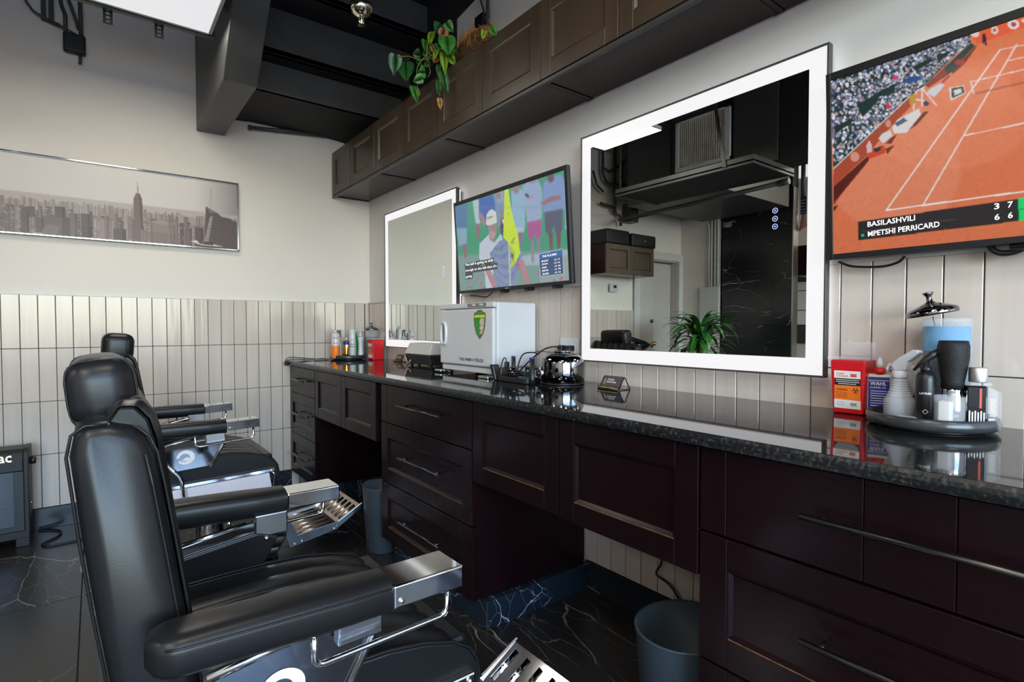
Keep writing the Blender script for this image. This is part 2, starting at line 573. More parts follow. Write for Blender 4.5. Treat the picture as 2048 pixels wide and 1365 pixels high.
class Paint:
    def __init__(s, nu, nv, corners):
        """corners: sketch coordinates of TL, TR, BR, BL; u to the right, v downwards"""
        s.nu, s.nv = nu, nv
        s.H = homog(corners, [(0, 0), (1, 0), (1, 1), (0, 1)])
        Hi = np.linalg.inv(s.H)
        u, v = np.meshgrid(np.linspace(0, 1, nu + 1), np.linspace(0, 1, nv + 1))
        q = np.stack([u, v, np.ones_like(u)], -1) @ Hi.T
        s.X = q[..., 0] / q[..., 2]; s.Y = q[..., 1] / q[..., 2]
        s.U, s.V = u, v
        s.C = np.zeros((nv + 1, nu + 1, 3))

    def uv(s, x, y):
        q = s.H @ np.array([x, y, 1.]); return q[0] / q[2], q[1] / q[2]

    def fill(s, m, c, a=1.):
        c = np.array(lin(*c)[:3])
        m = np.asarray(m, float)[..., None] * a
        s.C = s.C * (1 - m) + c * m

    def inside(s, poly):
        m = np.zeros(s.X.shape, bool)
        n = len(poly)
        for i in range(n):
            x0, y0 = poly[i]; x1, y1 = poly[(i + 1) % n]
            if y0 == y1: continue
            c = ((s.Y >= min(y0, y1)) & (s.Y < max(y0, y1))) & (s.X < (x1 - x0) * (s.Y - y0) / (y1 - y0) + x0)
            m ^= c
        return m

    def poly(s, p, c, a=1.): s.fill(s.inside(p), c, a)

    def ell(s, x, y, rx, ry, c, a=1.): s.fill(((s.X - x) / rx) ** 2 + ((s.Y - y) / ry) ** 2 < 1, c, a)

    def line(s, x0, y0, x1, y1, w, c, a=1.):
        d = np.hypot(x1 - x0, y1 - y0)
        t = np.clip(((s.X - x0) * (x1 - x0) + (s.Y - y0) * (y1 - y0)) / d ** 2, 0, 1)
        dist = np.hypot(s.X - x0 - t * (x1 - x0), s.Y - y0 - t * (y1 - y0))
        s.fill(dist < w / 2, c, a)

    def blur(s, k):
        for _ in range(k):
            C = s.C
            P = np.pad(C, ((1, 1), (1, 1), (0, 0)), 'edge')
            s.C = (P[:-2, 1:-1] + P[2:, 1:-1] + P[1:-1, :-2] + P[1:-1, 2:] + 2 * C) / 6

    def noise(s, amt, k=3):
        n = rng.rand(*s.U.shape) - .5
        for _ in range(k):
            P = np.pad(n, 1, 'edge'); n = (P[:-2, 1:-1] + P[2:, 1:-1] + P[1:-1, :-2] + P[1:-1, 2:] + n) / 5
        n /= (np.abs(n).max() + 1e-6)
        s.C = np.clip(s.C * (1 + amt * n[..., None]), 0, 1)

    def build(s, name, material, parent, o, ux, uy):
        """o: top-left corner, ux: width vector, uy: downward vector"""
        o, ux, uy = [np.array(q, float) for q in (o, ux, uy)]
        org = np.array(wloc(parent))
        P = (o + s.U[..., None] * ux + s.V[..., None] * uy - org).reshape(-1, 3)
        nu, nv = s.nu, s.nv
        i, j = np.meshgrid(np.arange(nu), np.arange(nv))
        a = (j * (nu + 1) + i).ravel()
        F = np.stack([a, a + nu + 1, a + nu + 2, a + 1], -1)
        me = bpy.data.meshes.new(name)
        me.vertices.add(len(P)); me.vertices.foreach_set('co', P.astype(np.float32).ravel())
        me.loops.add(F.size); me.loops.foreach_set('vertex_index', F.astype(np.int32).ravel())
        me.polygons.add(len(F)); me.polygons.foreach_set('loop_start', (np.arange(len(F)) * 4).astype(np.int32))
        me.update(calc_edges=True)
        at = me.color_attributes.new('picture', 'FLOAT_COLOR', 'POINT')
        rgba = np.concatenate([s.C.reshape(-1, 3), np.ones((len(P), 1))], 1)
        at.data.foreach_set('color', rgba.astype(np.float32).ravel())
        me.materials.append(material)
        ob = bpy.data.objects.new(name, me)
        COL.objects.link(ob)
        ob.parent = parent
        WLOC[ob.name] = wloc(parent)
        return ob


# ================================================================== ROOM SHELL
XW, YS, ZC = -4.18, -7.0, 3.30
fl = MB().box(-6.4, .1, YS - .1, .12, -.12, -.012).build('floor', M_GROUT); tag(fl, kind='structure')


def tile_obj(name, mesh, loc, parent):
    o = bpy.data.objects.new(name, mesh)
    COL.objects.link(o)
    o.parent = parent
    o.location = Vector(loc) - wloc(parent)
    return o


def tile_mesh(name, sx, sy, sz, material, bev=.0015):
    """box centred on origin with chamfered edges"""
    bm = bmesh.new(); bmesh.ops.create_cube(bm, size=1)
    for v in bm.verts: v.co = Vector((v.co.x * sx, v.co.y * sy, v.co.z * sz))
    bmesh.ops.bevel(bm, geom=bm.edges[:], offset=bev, segments=1, affect='EDGES')
    me = bpy.data.meshes.new(name); bm.to_mesh(me); bm.free()
    me.materials.append(material)
    return me


ftm = tile_mesh('floor_tile', .597, 1.197, .012, M_MARB, .001)
for i in range(7):
    for j in range(5):
        off = 0
        x = .017 + -.3 * 1 + .003 - .6 * i
        y = -.52 - 1.2 * j if i % 2 else -1.12 + .6 - 1.2 * j
        tile_obj('floor_tile', ftm, (x, y, -.006), fl)
# far (north) wall y=0
wn_ = MB().box(-3.36, .1, .012, .15, 0, ZC).box(-4.3, -4.10, .012, .15, 0, ZC).box(-4.10, -3.36, .012, .15, 1.957, ZC)
wall_n = wn_.build('wall_north', M_WALL, loc=(0, 0, 0)); tag(wall_n, kind='structure')
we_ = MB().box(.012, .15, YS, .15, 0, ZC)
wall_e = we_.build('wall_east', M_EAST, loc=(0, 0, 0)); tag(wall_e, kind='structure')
# grout beds
MB().box(-3.262, .012, .004, .012, .12, 1.338).build('grout_bed', M_GROUT, wall_n)
MB().box(.004, .012, -4.6, .004, .12, 1.338).build('grout_bed', M_GROUT, wall_e)
PX, PY = .0773, .0798
tn = tile_mesh('tile_north', PX - .0030, .009, .3020, M_TILE)
te = tile_mesh('tile_east', .009, PY - .0030, .3020, M_TILE)
ROWS = [.12 + .305 * k + .1525 for k in range(4)]
k = 0
x = -.347 + PX * 4
while x > -3.25:
    xc = x - PX / 2
    for r, zc in enumerate(ROWS):
        if x < -2.3 and r < 2: continue
        if xc > -.02: continue
        tile_obj('tile', tn, (xc, .0045 + random.uniform(-.0006, .0006), zc), wall_n)
    x -= PX
# sliver tiles in the corner
for zc in ROWS[2:]:
    tile_obj('tile', tile_mesh('tile_cut', .030, .009, .302, M_TILE), (-.0165, .0045, zc), wall_n)
y = -2.371 + PY * 29
while y > -4.55:
    yc = y - PY / 2
    for r, zc in enumerate(ROWS):
        if r < 2 and not (-3.4 < yc < -2.35): continue
        tile_obj('tile', te, (.0045 + random.uniform(-.0006, .0006), yc, zc), wall_e)
    y -= PY
for zc in ROWS[2:]:
    tile_obj('tile', tile_mesh('tile_cut', .009, .05, .302, M_TILE), (.0045, -.028, zc), wall_e)
# wainscot cap strips
t1 = MB().box(.0, -.009, -4.6, -.002, 1.338, 1.349).build('trim_1', M_TRIMW, bevel=.002); tag(t1, kind='structure')
t2 = MB().box(-3.26, -.009, -.001, .012, 1.338, 1.342).build('trim_2', M_TRIMW); tag(t2, kind='structure')
# marble baseboards
bb = MB().box(-3.26, -.6, -.008, .012, 0, .118)
b1 = bb.build('baseboard_north', M_MARBB, bevel=.0015); tag(b1, kind='structure')
b2 = MB().box(-.008, .012, -3.4, -2.39, 0, .118).build('baseboard_east', M_MARBB, bevel=.0015); tag(b2, kind='structure')
# west wall
ww = MB().box(XW - .12, XW, -.55, .15, 0, ZC)
wall_w = ww.build('wall_west', M_WALL, loc=(XW, 0, 0)); tag(wall_w, kind='structure')
ww2 = MB().box(XW - .12, XW - .012, -1.352, -.551, 0, ZC).build('wall_west_column', M_GROUT, loc=(XW, 0, 0)); tag(ww2, kind='structure')
sl = .605
for z0, z1 in ((0, 1.166), (1.166, 2.372), (2.372, 3.3)):
    cuts = [-.53, -.75, -1.352] if z0 == 0 else [-.53, -1.138, -1.352]
    for a, b in zip(cuts, cuts[1:]):
        MB().box(XW - .012, XW, b + .0015, a - .0015, z0 + .0015, z1 - .0015).build('marble_slab', M_MARBW, ww2, bevel=.001)
te_ = MB().box(XW - .11, XW + .003, -1.362, -1.352, 0, 2.62).build('trim_3', M_ALU); tag(te_, kind='structure')
MB().box(XW - .002, XW + .002, -.534, -.528, 0, 2.62).build('trim_strip', M_ALU, te_)
w5 = MB().box(-5.35, -5.25, YS, .1, 0, ZC).build('wall_west_back_room', M_WALL); tag(w5, kind='structure')
w6 = MB().box(-5.35, XW - .1, .0, .1, 0, ZC).build('wall_north_back_room', M_WALL); tag(w6, kind='structure')
w7 = MB().box(-4.3, XW, YS, -3.2, 0, ZC).build('wall_west_front', M_WALL); tag(w7, kind='structure')
# south wall with storefront window
ws = MB()
ws.box(-5.3, -3.8, YS - .15, YS, 0, ZC).box(-.4, .15, YS - .15, YS, 0, ZC).box(-3.8, -.4, YS - .15, YS, 0, .6).box(-3.8, -.4, YS - .15, YS, 2.8, ZC)
w8 = ws.build('wall_south', M_WALL); tag(w8, kind='structure')
wf = MB()
for xx in (-3.8, -2.67, -1.53, -.44):
    wf.box(xx, xx + .05, YS - .1, YS - .04, .6, 2.8)
wf.box(-3.8, -.4, YS - .1, YS - .04, .6, .65).box(-3.8, -.4, YS - .1, YS - .04, 2.75, 2.8).box(-3.8, -.4, YS - .1, YS - .04, 2.1, 2.15)
w9 = wf.build('window_1', M_BLACKP, bevel=.004); tag(w9, kind='structure')
# street outside
gr = MB().box(-30, 30, -60, YS - .2, -.2, -.1).build('ground', M_ASPH); tag(gr, kind='structure')
# ceiling
ce = MB().box(-5.35, .15, YS, .15, ZC, ZC + .1).build('ceiling', M_BLACKD); tag(ce, kind='structure')
# white painted part of the ceiling's edge above the wall cabinets is bare wall; black painted wall end behind the stair
MB().prism([(-.001, 2.5), (-1.303, 2.5), (-1.303, 2.976), (-1.53, 3.0), (-1.9, ZC), (-.001, ZC)], .0035, .0125, axis='x').build('black_painted_end', M_BLACKD, wall_e)
MB().prism([(-1.0, 2.555), (-.80, 2.573), (-.60, 2.566), (-.35, 2.572), (-.19, 2.560), (-.12, 2.54), (.02, 2.53), (.02, ZC), (-1.0, ZC)], .0035, .0125, axis='y').build('black_painted_end', M_BLACKD, wall_n)

# ------------------------------------------------------------------ staircase seen from beneath
st = thing('staircase', 'black painted underside of a staircase above the wall cabinets', 'staircase', (-.6, -.6, 2.44))
sx0, sx1 = -1.170, -1.006
S = MB()
zb = 2.436
S.prism([(0.0, zb), (-.925, zb), (-1.75, zb + .88), (-1.75, ZC), (0, ZC)], sx0, sx1, axis='x')
S.build('stringer', M_BLACKP, st, bevel=.004)
yr = [-.598, -.722, -.966, -1.21, -1.45]
zt = [2.566, 2.737, 3.0, 3.2]
MB().box(sx1, .0, .0, yr[0], zt[0], zt[0] + .03).build('tread', M_BLACKD, st)
prev = zt[0]
for kk in range(3):
    y0 = yr[kk]; y1 = yr[kk + 1]
    MB().box(sx1, .0, y0, y0 + .035, zt[kk], zt[kk + 1] if kk < 3 else ZC).build('riser', M_BLACKP, st, bevel=.003)
    MB().box(sx1, .0, y0, y1, zt[kk + 1], zt[kk + 1] + .03).build('tread', M_BLACKD, st)
MB().box(sx1, .0, yr[0] - .012, yr[0] + .0, zt[0] - .004, zt[0] + .030).build('nosing', M_BLACKP, st, bevel=.004)
MB().tube([(sx1 + .004, -.60, 2.46), (sx1 + .006, -.64, 2.50), (sx1 + .006, -.67, 2.57), (sx1 + .006, -.70, 2.62)], .005).build('filler_bead', M_PANELF, st)
MB().tube([(-.52, -1.03, 2.99), (-.53, -1.06, 2.965), (-.51, -1.09, 2.955), (-.49, -1.08, 2.99)], .005).build('cable_clip', M_ALU, st)
for (bx, by, bz) in ((-.97, -.612, 2.70), (-.95, -.612, 2.63), (-.97, -.735, 2.90)):
    MB().sphere((bx, by, bz), .006, 8, 6).build('bolt_head', M_BLACKP, st)

# ================================================================== UPPER CABINETS
ZB, ZTOP, XF = 2.135, 2.458, -.287


def shaker_y(parent, xf, ya, yb, z0, z1, m, sub='panel', st_=.060, thick=.020, edge=None, name='door'):
    """door facing -x, spanning y from ya (far, larger) to yb (near, smaller)"""
    g = .0018
    ya -= g; yb += g; z0 += g; z1 -= g
    d = MB()
    w = st_
    d.box(xf, xf + thick, ya, ya - w, z0, z1); d.box(xf, xf + thick, yb + w, yb, z0, z1)
    d.box(xf + .0004, xf + thick, ya - w - .0006, yb + w + .0006, z1 - w, z1)
    d.box(xf + .0004, xf + thick, ya - w - .0006, yb + w + .0006, z0, z0 + w)
    do = d.build(name, m, parent, bevel=.0012, bseg=1)
    # bead + recessed panel
    a, b, c, e = ya - w, yb + w, z0 + w, z1 - w
    p = MB()
    def ring(i0, x0, i1, x1):
        A = [(x0, a - i0, c + i0), (x0, b + i0, c + i0), (x0, b + i0, e - i0), (x0, a - i0, e - i0)]
        B = [(x1, a - i1, c + i1), (x1, b + i1, c + i1), (x1, b + i1, e - i1), (x1, a - i1, e - i1)]
        p.add(A + B, [(k, (k + 1) % 4, 4 + (k + 1) % 4, 4 + k) for k in range(4)])
    ring(0, xf + .001, .004, xf + .002); ring(.004, xf + .002, .012, xf + .009)
    p.add([(xf + .009, a - .012, c + .012), (xf + .009, b + .012, c + .012), (xf + .009, b + .012, e - .012), (xf + .009, a - .012, e - .012)], [(0, 1, 2, 3)])
    p.box(xf + .010, xf + .014, a, b, c, e)
    p.build('panel', m, do, recalc=True)
    if edge:
        # rubbed-through finish on the lower bead
        MB().box(xf + .0004, xf + .0016, a - .004, b + .002, c + .0005, c + .003).build('worn_edge', edge, do)
    return do


ydiv = [-.001]
dv = [-.370, -.776, -1.186, -1.587, -1.996, -2.404, -2.813, -3.221, -3.63, -4.04]
doors = [(-.016, dv[0])] + list(zip(dv, dv[1:]))
cabs = [[-.001, [(-.012, -.370), (-.370, -.776)]], [-.776, [(-.776, -1.186), (-1.186, -1.587)]], [-1.587, [(-1.587, -1.996), (-1.996, -2.404)]],
        [-2.404, [(-2.404, -2.813), (-2.813, -3.221)]], [-3.221, [(-3.221, -3.63), (-3.63, -4.04)]]]
labs = ['dark wall cabinet in the far corner, first of the row under the stairs', 'dark wall cabinet second from the corner, above the left lit mirror',
        'dark wall cabinet carrying the trailing plant and wicker basket', 'dark wall cabinet above the right lit mirror, fourth from the corner',
        'dark wall cabinet nearest the camera, cut off by the frame']
for (y0, ds), lb in zip(cabs, labs):
    y1 = ds[-1][1]
    c = thing('wall_cabinet', lb, 'cabinet', (-.15, (y0 + y1) / 2, ZB), 'dark wall cabinets along the mirror wall')
    b = MB()
    z0_ = ZB
    b.box(XF + .021, -.0005, y0 - .0008, y0 - .018, z0_, ZTOP).box(XF + .021, -.0005, y1 + .018, y1 + .0008, z0_, ZTOP)
    b.box(XF + .021, -.0005, y0 - .018, y1 + .018, z0_ + .004, z0_ + .020).box(XF + .021, -.0005, y0 - .018, y1 + .018, ZTOP - .018, ZTOP)
    b.box(-.012, -.0005, y0 - .018, y1 + .018, z0_ + .02, ZTOP - .018)
    b.build('body', M_ESPB, c, bevel=.001, bseg=1)
    for a, bb_ in ds:
        shaker_y(c, XF, a, bb_, ZB - .006 + .012, ZTOP, M_ESPU)
MB().box(XF + .003, XF + .021, -.002, -4.04, ZB - .010, ZB + .004).build('cabinet_bottom_rail', M_BLACKP, bevel=.001)
tag(bpy.data.objects['cabinet_bottom_rail'], 'thin black rail under the doors of the wall cabinets', 'rail')

# ================================================================== BASE CABINETS
XB = -.605
ZT = .884


def handle(parent, ya, yb, z, xf=XB, r=.006):
    h = MB()
    xh = xf - .034
    h.tube([(xh, ya, z), (xh, yb, z)], r, 10)
    for yy in (ya - .035, yb + .035):
        h.tube([(xh, yy, z), (xf + .001, yy, z)], r * .75, 8)
    return h.build('handle', M_HAND, parent)


def slab_front(parent, ya, yb, z0, z1, splits, m=M_ESP):
    """drawer front made of flat pieces set edge to edge"""
    g = .0018
    zs0, zs1 = z0 + g, z1 - g
    ys = [ya - g] + splits + [yb + g]
    d = MB()
    for i, (a, b) in enumerate(zip(ys, ys[1:])):
        d.box(XB, XB + .020, a - .0006, b + .0006, zs0, zs1)
    return d.build('drawer', m, parent, bevel=.0013, bseg=1)


def body(parent, ya, yb, z0, z1=ZT, x1=-.012, front=XB + .021, closed=True):
    b = MB()
    b.box(front, x1, ya, ya - .018, z0, z1).box(front, x1, yb + .018, yb, z0, z1)
    b.box(front, x1, ya - .018, yb + .018, z0, z0 + .018)
    b.box(front, x1, ya - .018, yb + .018, z1 - .03, z1 - .001)
    b.box(front + .001, front + .006, ya - .018, yb + .018, z0 + .018, z1 - .03)
    b.box(x1 - .012, x1, ya - .018, yb + .018, z0 + .018, z1 - .03)
    return b.build('body', M_ESP, parent, bevel=.001, bseg=1)


# unit A: narrow drawer unit at the far wall
A = thing('drawer_cabinet', 'narrow dark drawer cabinet against the far wall, three bar handles', 'cabinet', (-.3, -.28, 0), 'drawer cabinets under the granite counter')
body(A, -.002, -.556, .12)
slab_front(A, -.002, -.556, .693, .878, [-.07, -.48])
handle(A, -.16, -.475, .796)
for z0, z1, zh in ((.405, .693, .560), (.118, .405, .273)):
    d = shaker_y(A, XB, -.002, -.556, z0, z1, M_ESP, name='drawer', st_=.062)
    handle(d, -.14, -.475, zh)
MB().box(-.55, -.02, -.004, -.55, 0, .119).build('plinth', M_MARBB, A, bevel=.001)
# doors B over the first knee space
B = thing('hanging_cabinet', 'shallow dark two-door cabinet over the far knee space', 'cabinet', (-.3, -1.04, .58), 'door cabinets hung over the knee spaces')
body(B, -.560, -1.512, .582)
shaker_y(B, XB, -.560, -1.028, .578, .878, M_ESP)
shaker_y(B, XB, -1.028, -1.512, .578, .878, M_ESP)
# unit C drawers
Cc = thing('drawer_cabinet', 'three-drawer dark cabinet in the middle of the counter, above a marble plinth', 'cabinet', (-.3, -1.98, 0), 'drawer cabinets under the granite counter')
body(Cc, -1.575, -2.386, .118)
d = slab_front(Cc, -1.575, -2.386, .693, .878, [-1.644, -1.914, -2.041, -2.318]); handle(d, -1.815, -2.195, .797)
for z0, z1, zh in ((.400, .691, .561), (.114, .398, .268)):
    d = shaker_y(Cc, XB, -1.575, -2.386, z0, z1, M_ESP, name='drawer', edge=M_ESPEDGE, st_=.068)
    handle(d, -1.83, -2.19, zh)
MB().box(-.551, -.009, -1.60, -2.408, 0, .1115).build('plinth', M_MARBP, Cc, bevel=.0015)
MB().box(-.554, -.548, -2.404, -2.4105, 0, .1125).box(-.55, -.01, -2.404, -2.4105, .1105, .1125).build('plinth_edge_strip', M_ALU, Cc)
# doors D, E over the second knee space
Dd = thing('hanging_cabinet', 'dark two-door cabinet over the knee space under the right lit mirror', 'cabinet', (-.3, -2.86, .57), 'door cabinets hung over the knee spaces')
body(Dd, -2.389, -3.345, .576)
shaker_y(Dd, XB, -2.389, -2.860, .576, .880, M_ESP, edge=M_ESPEDGE, st_=.062)
shaker_y(Dd, XB, -2.862, -3.345, .572, .880, M_ESP, edge=M_ESPEDGE, st_=.064)
# unit F drawers
F_ = thing('drawer_cabinet', 'wide dark drawer cabinet nearest the camera, longest bar handles', 'cabinet', (-.3, -3.95, 0), 'drawer cabinets under the granite counter')
body(F_, -3.347, -4.56, .118)
d = slab_front(F_, -3.347, -4.56, .684, .880, [-3.414, -3.686, -3.822, -4.49]); handle(d, -3.589, -4.10, .789, r=.0065)
for z0, z1, zh in ((.385, .682, .544), (.114, .383, .26)):
    d = shaker_y(F_, XB, -3.347, -4.56, z0, z1, M_ESP, name='drawer', edge=M_ESPEDGE, st_=.068)
    handle(d, -3.591, -4.10, zh, r=.0065)
MB().box(-.551, -.009, -3.36, -4.56, 0, .1115).build('plinth', M_MARBB, F_, bevel=.0015)

# granite counter (two pieces with a seam)
ct = thing('countertop', 'long polished black granite countertop on the dark cabinets', 'countertop', (-.3, -2.3, .88))
ZG = .916
def slab(ya0, ya1, yb0, yb1):
    m = MB()
    # (front-left, front-right) y at x=-.628; (back) y at x=0
    m.hexa([(-.628, ya0, .8865), (-.628, yb0, .8865), (-.0005, yb1, .8865), (-.0005, ya1, .8865), (-.628, ya0, ZG), (-.628, yb0, ZG), (-.0005, yb1, ZG), (-.0005, ya1, ZG)])
    return m
slab(-.0015, -.0015, -2.552, -2.448).build('slab', M_GRAN, ct, bevel=.002)
slab(-2.5526, -2.4486, -4.60, -4.60).build('slab', M_GRAN, ct, bevel=.002)
# split-face front strip of the slab
def fedge(u, v):
    y = -.0015 - u * 4.598
    q = random.uniform(-.0004, .0004)
    return (-.6285 - (.0035 * math.sin(v * math.pi) + .0005) - (q if 0 < v < 1 else 0), y, .8855 + v * .0302)
MB().grid(fedge, 900, 4, smooth=False).build('chiselled_edge', M_GRANE, ct)
MB().box(-.60, -.02, -.002, -4.56, .8843, .8864).build('counter_substrate', M_ESP, ct)

# ================================================================== LIT MIRRORS
def lit_mirror(label, y0, y1, z0, z1, yb):
    t = thing('lit_mirror', label, 'mirror', (-.02, (y0 + y1) / 2, z0), 'square lit mirrors on the tiled wall')
    MB().box(-.026, -.001, y0 - .015, y1 + .015, z0 + .015, z1 - .015).build('back_box', M_BLACKP, t)
    # backlight strip round the back box
    h = MB()
    a, b, c, e = y0 - .012, y1 + .012, z0 + .012, z1 - .012
    h.box(-.018, -.008, a, a - .004, c, e).box(-.018, -.008, b + .004, b, c, e).box(-.018, -.008, a, b, e, e - .004).box(-.018, -.008, a, b, c, c + .004)
    h.build('backlight_strip', M_HALO, t)
    f = MB()
    w = .006
    f.box(-.044, -.020, y0, y0 - w, z0, z1).box(-.044, -.020, y1 + w, y1, z0, z1).box(-.044, -.020, y0 - w, y1 + w, z1 - w, z1).box(-.044, -.020, y0 - w, y1 + w, z0, z0 + w)
    f.build('frame', M_BLACKP, t, bevel=.0008, bseg=1)
    bw = .056
    A = [(-.0395, y0 - w, z0 + w), (-.0395, y1 + w, z0 + w), (-.0395, y1 + w, z1 - w), (-.0395, y0 - w, z1 - w)]
    B_ = [(-.0395, y0 - bw, z0 + bw), (-.0395, y1 + bw, z0 + bw), (-.0395, y1 + bw, z1 - bw), (-.0395, y0 - bw, z1 - bw)]
    MB().add(A + B_, [(k, (k + 1) % 4, 4 + (k + 1) % 4, 4 + k) for k in range(4)]).build('lit_border', M_LIT, t)
    MB().box(-.0392, -.030, y0 - bw, y1 + bw, z0 + bw, z1 - bw).build('mirror_glass', M_MIRROR, t)
    for zz in (1.516, 1.491, 1.467):
        m = MB()
        n = 20
        for r0, r1 in ((.0085, .0068),):
            vs = [(-.0397, yb + r * math.cos(q * 2 * math.pi / n), zz + r * math.sin(q * 2 * math.pi / n)) for r in (r0, r1) for q in range(n)]
            m.add(vs, [(q, (q + 1) % n, n + (q + 1) % n, n + q) for q in range(n)])
        m.box(-.0397, -.0396, yb - .0028, yb + .0028, zz - .0022, zz - .0008).box(-.0397, -.0396, yb - .0028, yb + .0028, zz + .0008, zz + .0022)
        m.build('touch_button', M_BLUEL, t)
    return t


lit_mirror('large square lit mirror on the right, reflecting plant and black marble', -2.389, -3.386, 1.007, 1.969, -3.234)
lit_mirror('square lit mirror near the far corner, reflecting bare wall', -.388, -1.376, 1.010, 1.968, -1.221)

# ================================================================== TELEVISIONS
TILT = math.atan2(.035, .508)


def tv_matrix(yl):
    """local: u right (-y), v up, w towards the room; origin lower-left front corner of the set"""
    U = Vector((0, -1, 0)); V = Vector((-.035, 0, .508)).normalized(); Wd = U.cross(V).normalized()
    M = Matrix((U, V, Wd)).transposed().to_4x4()
    M.translation = Vector((-.070, yl, 1.344))
    return M


def tv(label, yl, pic, tcoords, extra):
    M = tv_matrix(yl)
    t = thing('television', label, 'television', (-.06, yl - .46, 1.34), 'televisions on the mirror wall')
    Wd, Ht = .924, .509
    b = MB(M)
    b.box(0, Wd, 0, Ht, -.006, -.022).box(.10, Wd - .10, .05, Ht - .06, -.020, -.045)
    b.build('back_shell', M_PLASK, t, bevel=.003)
    f = MB(M)
    x0, x1, z0, z1 = .0125, Wd - .019, .0155, Ht - .0205
    f.box(0, x0, 0, Ht, 0, -.008).box(x1, Wd, 0, Ht, 0, -.008).box(x0, x1, 0, z0, 0, -.008).box(x0, x1, z1, Ht, 0, -.008)
    f.build('bezel', M_PLASK, t, bevel=.0015)
    MB(M).box(x0, x1, z0, z1, -.004, -.006).build('screen_glass', M_GLASSB, t)
    o = M @ Vector((x0, z1, -.0030)); ux = (M.to_3x3() @ Vector((x1 - x0, 0, 0))); uy = M.to_3x3() @ Vector((0, z0 - z1, 0))
    pic.build('screen', M_SCREEN, t, o, ux, uy)
    def at(x, y, w=-.0024):
        u, v = pic.uv(x, y)
        return M @ Vector((x0 + u * (x1 - x0), z1 - v * (z1 - z0), w))
    for nm, mt, items in tcoords:
        for w, p0, p1, hgt in items:
            a = at(*p0); c = at(*p1)
            text(MB(), w, a, c - a, M.to_3x3() @ Vector((0, hgt, 0))).build(nm, mt, t, recalc=False)
    MB(M).box(.44, .47, .005, .009, .0, .0008).build('logo_plate', M_ALU, t)
    for u in (.40, .60, .80):
        MB(M).tube([(u - .02, -.006, -.02), (u + .035, -.006, -.02)], .010, 10).build('support_foot', M_PLASK, t)
    MB().box(-.030, -.002, yl - .30, yl - .62, 1.48, 1.72).build('wall_mount', M_BLACKP, t)
    MB(M).box(.29, .65, .14, .38, -.040, -.044).build('mount_plate', M_BLACKP, t)
    return t


M_CAPT = mat('caption_white', (.8, .8, .8), .5, emit=(1, 1, .97), estr=.9, var=.01)
M_CAPG = mat('score_dot_green', (.1, .8, .3), .5, emit=(.05, .75, .28), estr=.9, var=.01)

# ---- golf broadcast
G = Paint(330, 186, [(222, 450), (1180, 130), (1218, 1108), (255, 1200)])
G.C[:] = lin(62, 160, 118)[:3]
G.fill(G.Y > 860 + (G.X - 700) * -.06, (120, 158, 148))
G.poly([(795, 890), (1215, 830), (1218, 960), (800, 975)], (168, 190, 196))
G.poly([(222, 450), (330, 420), (325, 640), (232, 640)], (82, 124, 168)); G.poly([(232, 640), (322, 640), (318, 780), (250, 800)], (140, 176, 200))
G.poly([(275, 790), (312, 780), (322, 900), (298, 910)], (150, 108, 112))
G.poly([(375, 400), (430, 385), (440, 600), (400, 600)], (188, 206, 216)); G.poly([(400, 600), (440, 600), (430, 720), (405, 740)], (150, 110, 120))
G.poly([(428, 385), (550, 345), (572, 420), (560, 600), (500, 640), (430, 560)], (62, 102, 182)); G.poly([(420, 515), (450, 500), (500, 600), (470, 620)], (170, 130, 130))
G.poly([(560, 345), (700, 300), (720, 600), (600, 640)], (124, 152, 192)); G.poly([(610, 480), (650, 470), (650, 640), (612, 645)], (150, 130, 150))
G.poly([(575, 320), (640, 300), (650, 400), (590, 420)], (150, 172, 190)); G.ell(600, 350, 22, 36, (160, 132, 132))
G.poly([(715, 300), (800, 290), (835, 340), (832, 640), (720, 645)], (150, 190, 212)); G.poly([(715, 640), (830, 630), (820, 680), (725, 700)], (186, 204, 214))
G.ell(755, 300, 30, 40, (160, 130, 140)); G.poly([(770, 680), (812, 675), (800, 800), (778, 810)], (150, 110, 150))
G.poly([(810, 270), (860, 232), (950, 215), (985, 290), (980, 560), (850, 590), (835, 420)], (158, 178, 212)); G.ell(895, 222, 34, 26, (160, 140, 156))
G.poly([(845, 590), (975, 565), (975, 700), (935, 745), (915, 690), (890, 750), (865, 745)], (182, 84, 152))
G.poly([(880, 745), (905, 745), (910, 950), (888, 955)], (158, 128, 160)); G.poly([(935, 735), (965, 720), (958, 860), (940, 870)], (158, 128, 160))
G.line(845, 345, 860, 360, 22, (40, 40, 60)); G.line(860, 395, 905, 350, 16, (190, 150, 160))
G.poly([(1000, 240), (1050, 190), (1150, 170), (1190, 230), (1175, 480), (1000, 520), (985, 440)], (132, 158, 208))
G.ell(1062, 195, 30, 44, (112, 82, 94)); G.poly([(970, 420), (1060, 360), (1150, 350), (1150, 385), (1060, 410), (985, 445)], (160, 112, 112))
G.poly([(1002, 500), (1165, 470), (1160, 660), (1095, 680), (1085, 620), (1060, 690), (1010, 680)], (84, 86, 112))
G.poly([(1035, 685), (1078, 680), (1075, 840), (1048, 845)], (112, 80, 94)); G.poly([(1100, 675), (1150, 660), (1140, 820), (1115, 830)], (112, 80, 94))
G.poly([(1180, 190), (1200, 180), (1205, 660), (1188, 650)], (168, 190, 220))
G.poly([(960, 930), (1216, 880), (1218, 1108), (960, 1130)], (150, 172, 166))
G.blur(4)
G.poly([(430, 780), (470, 740), (520, 690), (560, 770), (620, 690), (650, 800), (560, 900), (535, 1180), (482, 1190), (470, 1020), (425, 900)], (202, 212, 224))
G.poly([(500, 615), (585, 590), (580, 680), (555, 770), (520, 740), (512, 660)], (172, 134, 142)); G.ell(545, 700, 26, 34, (190, 160, 165))
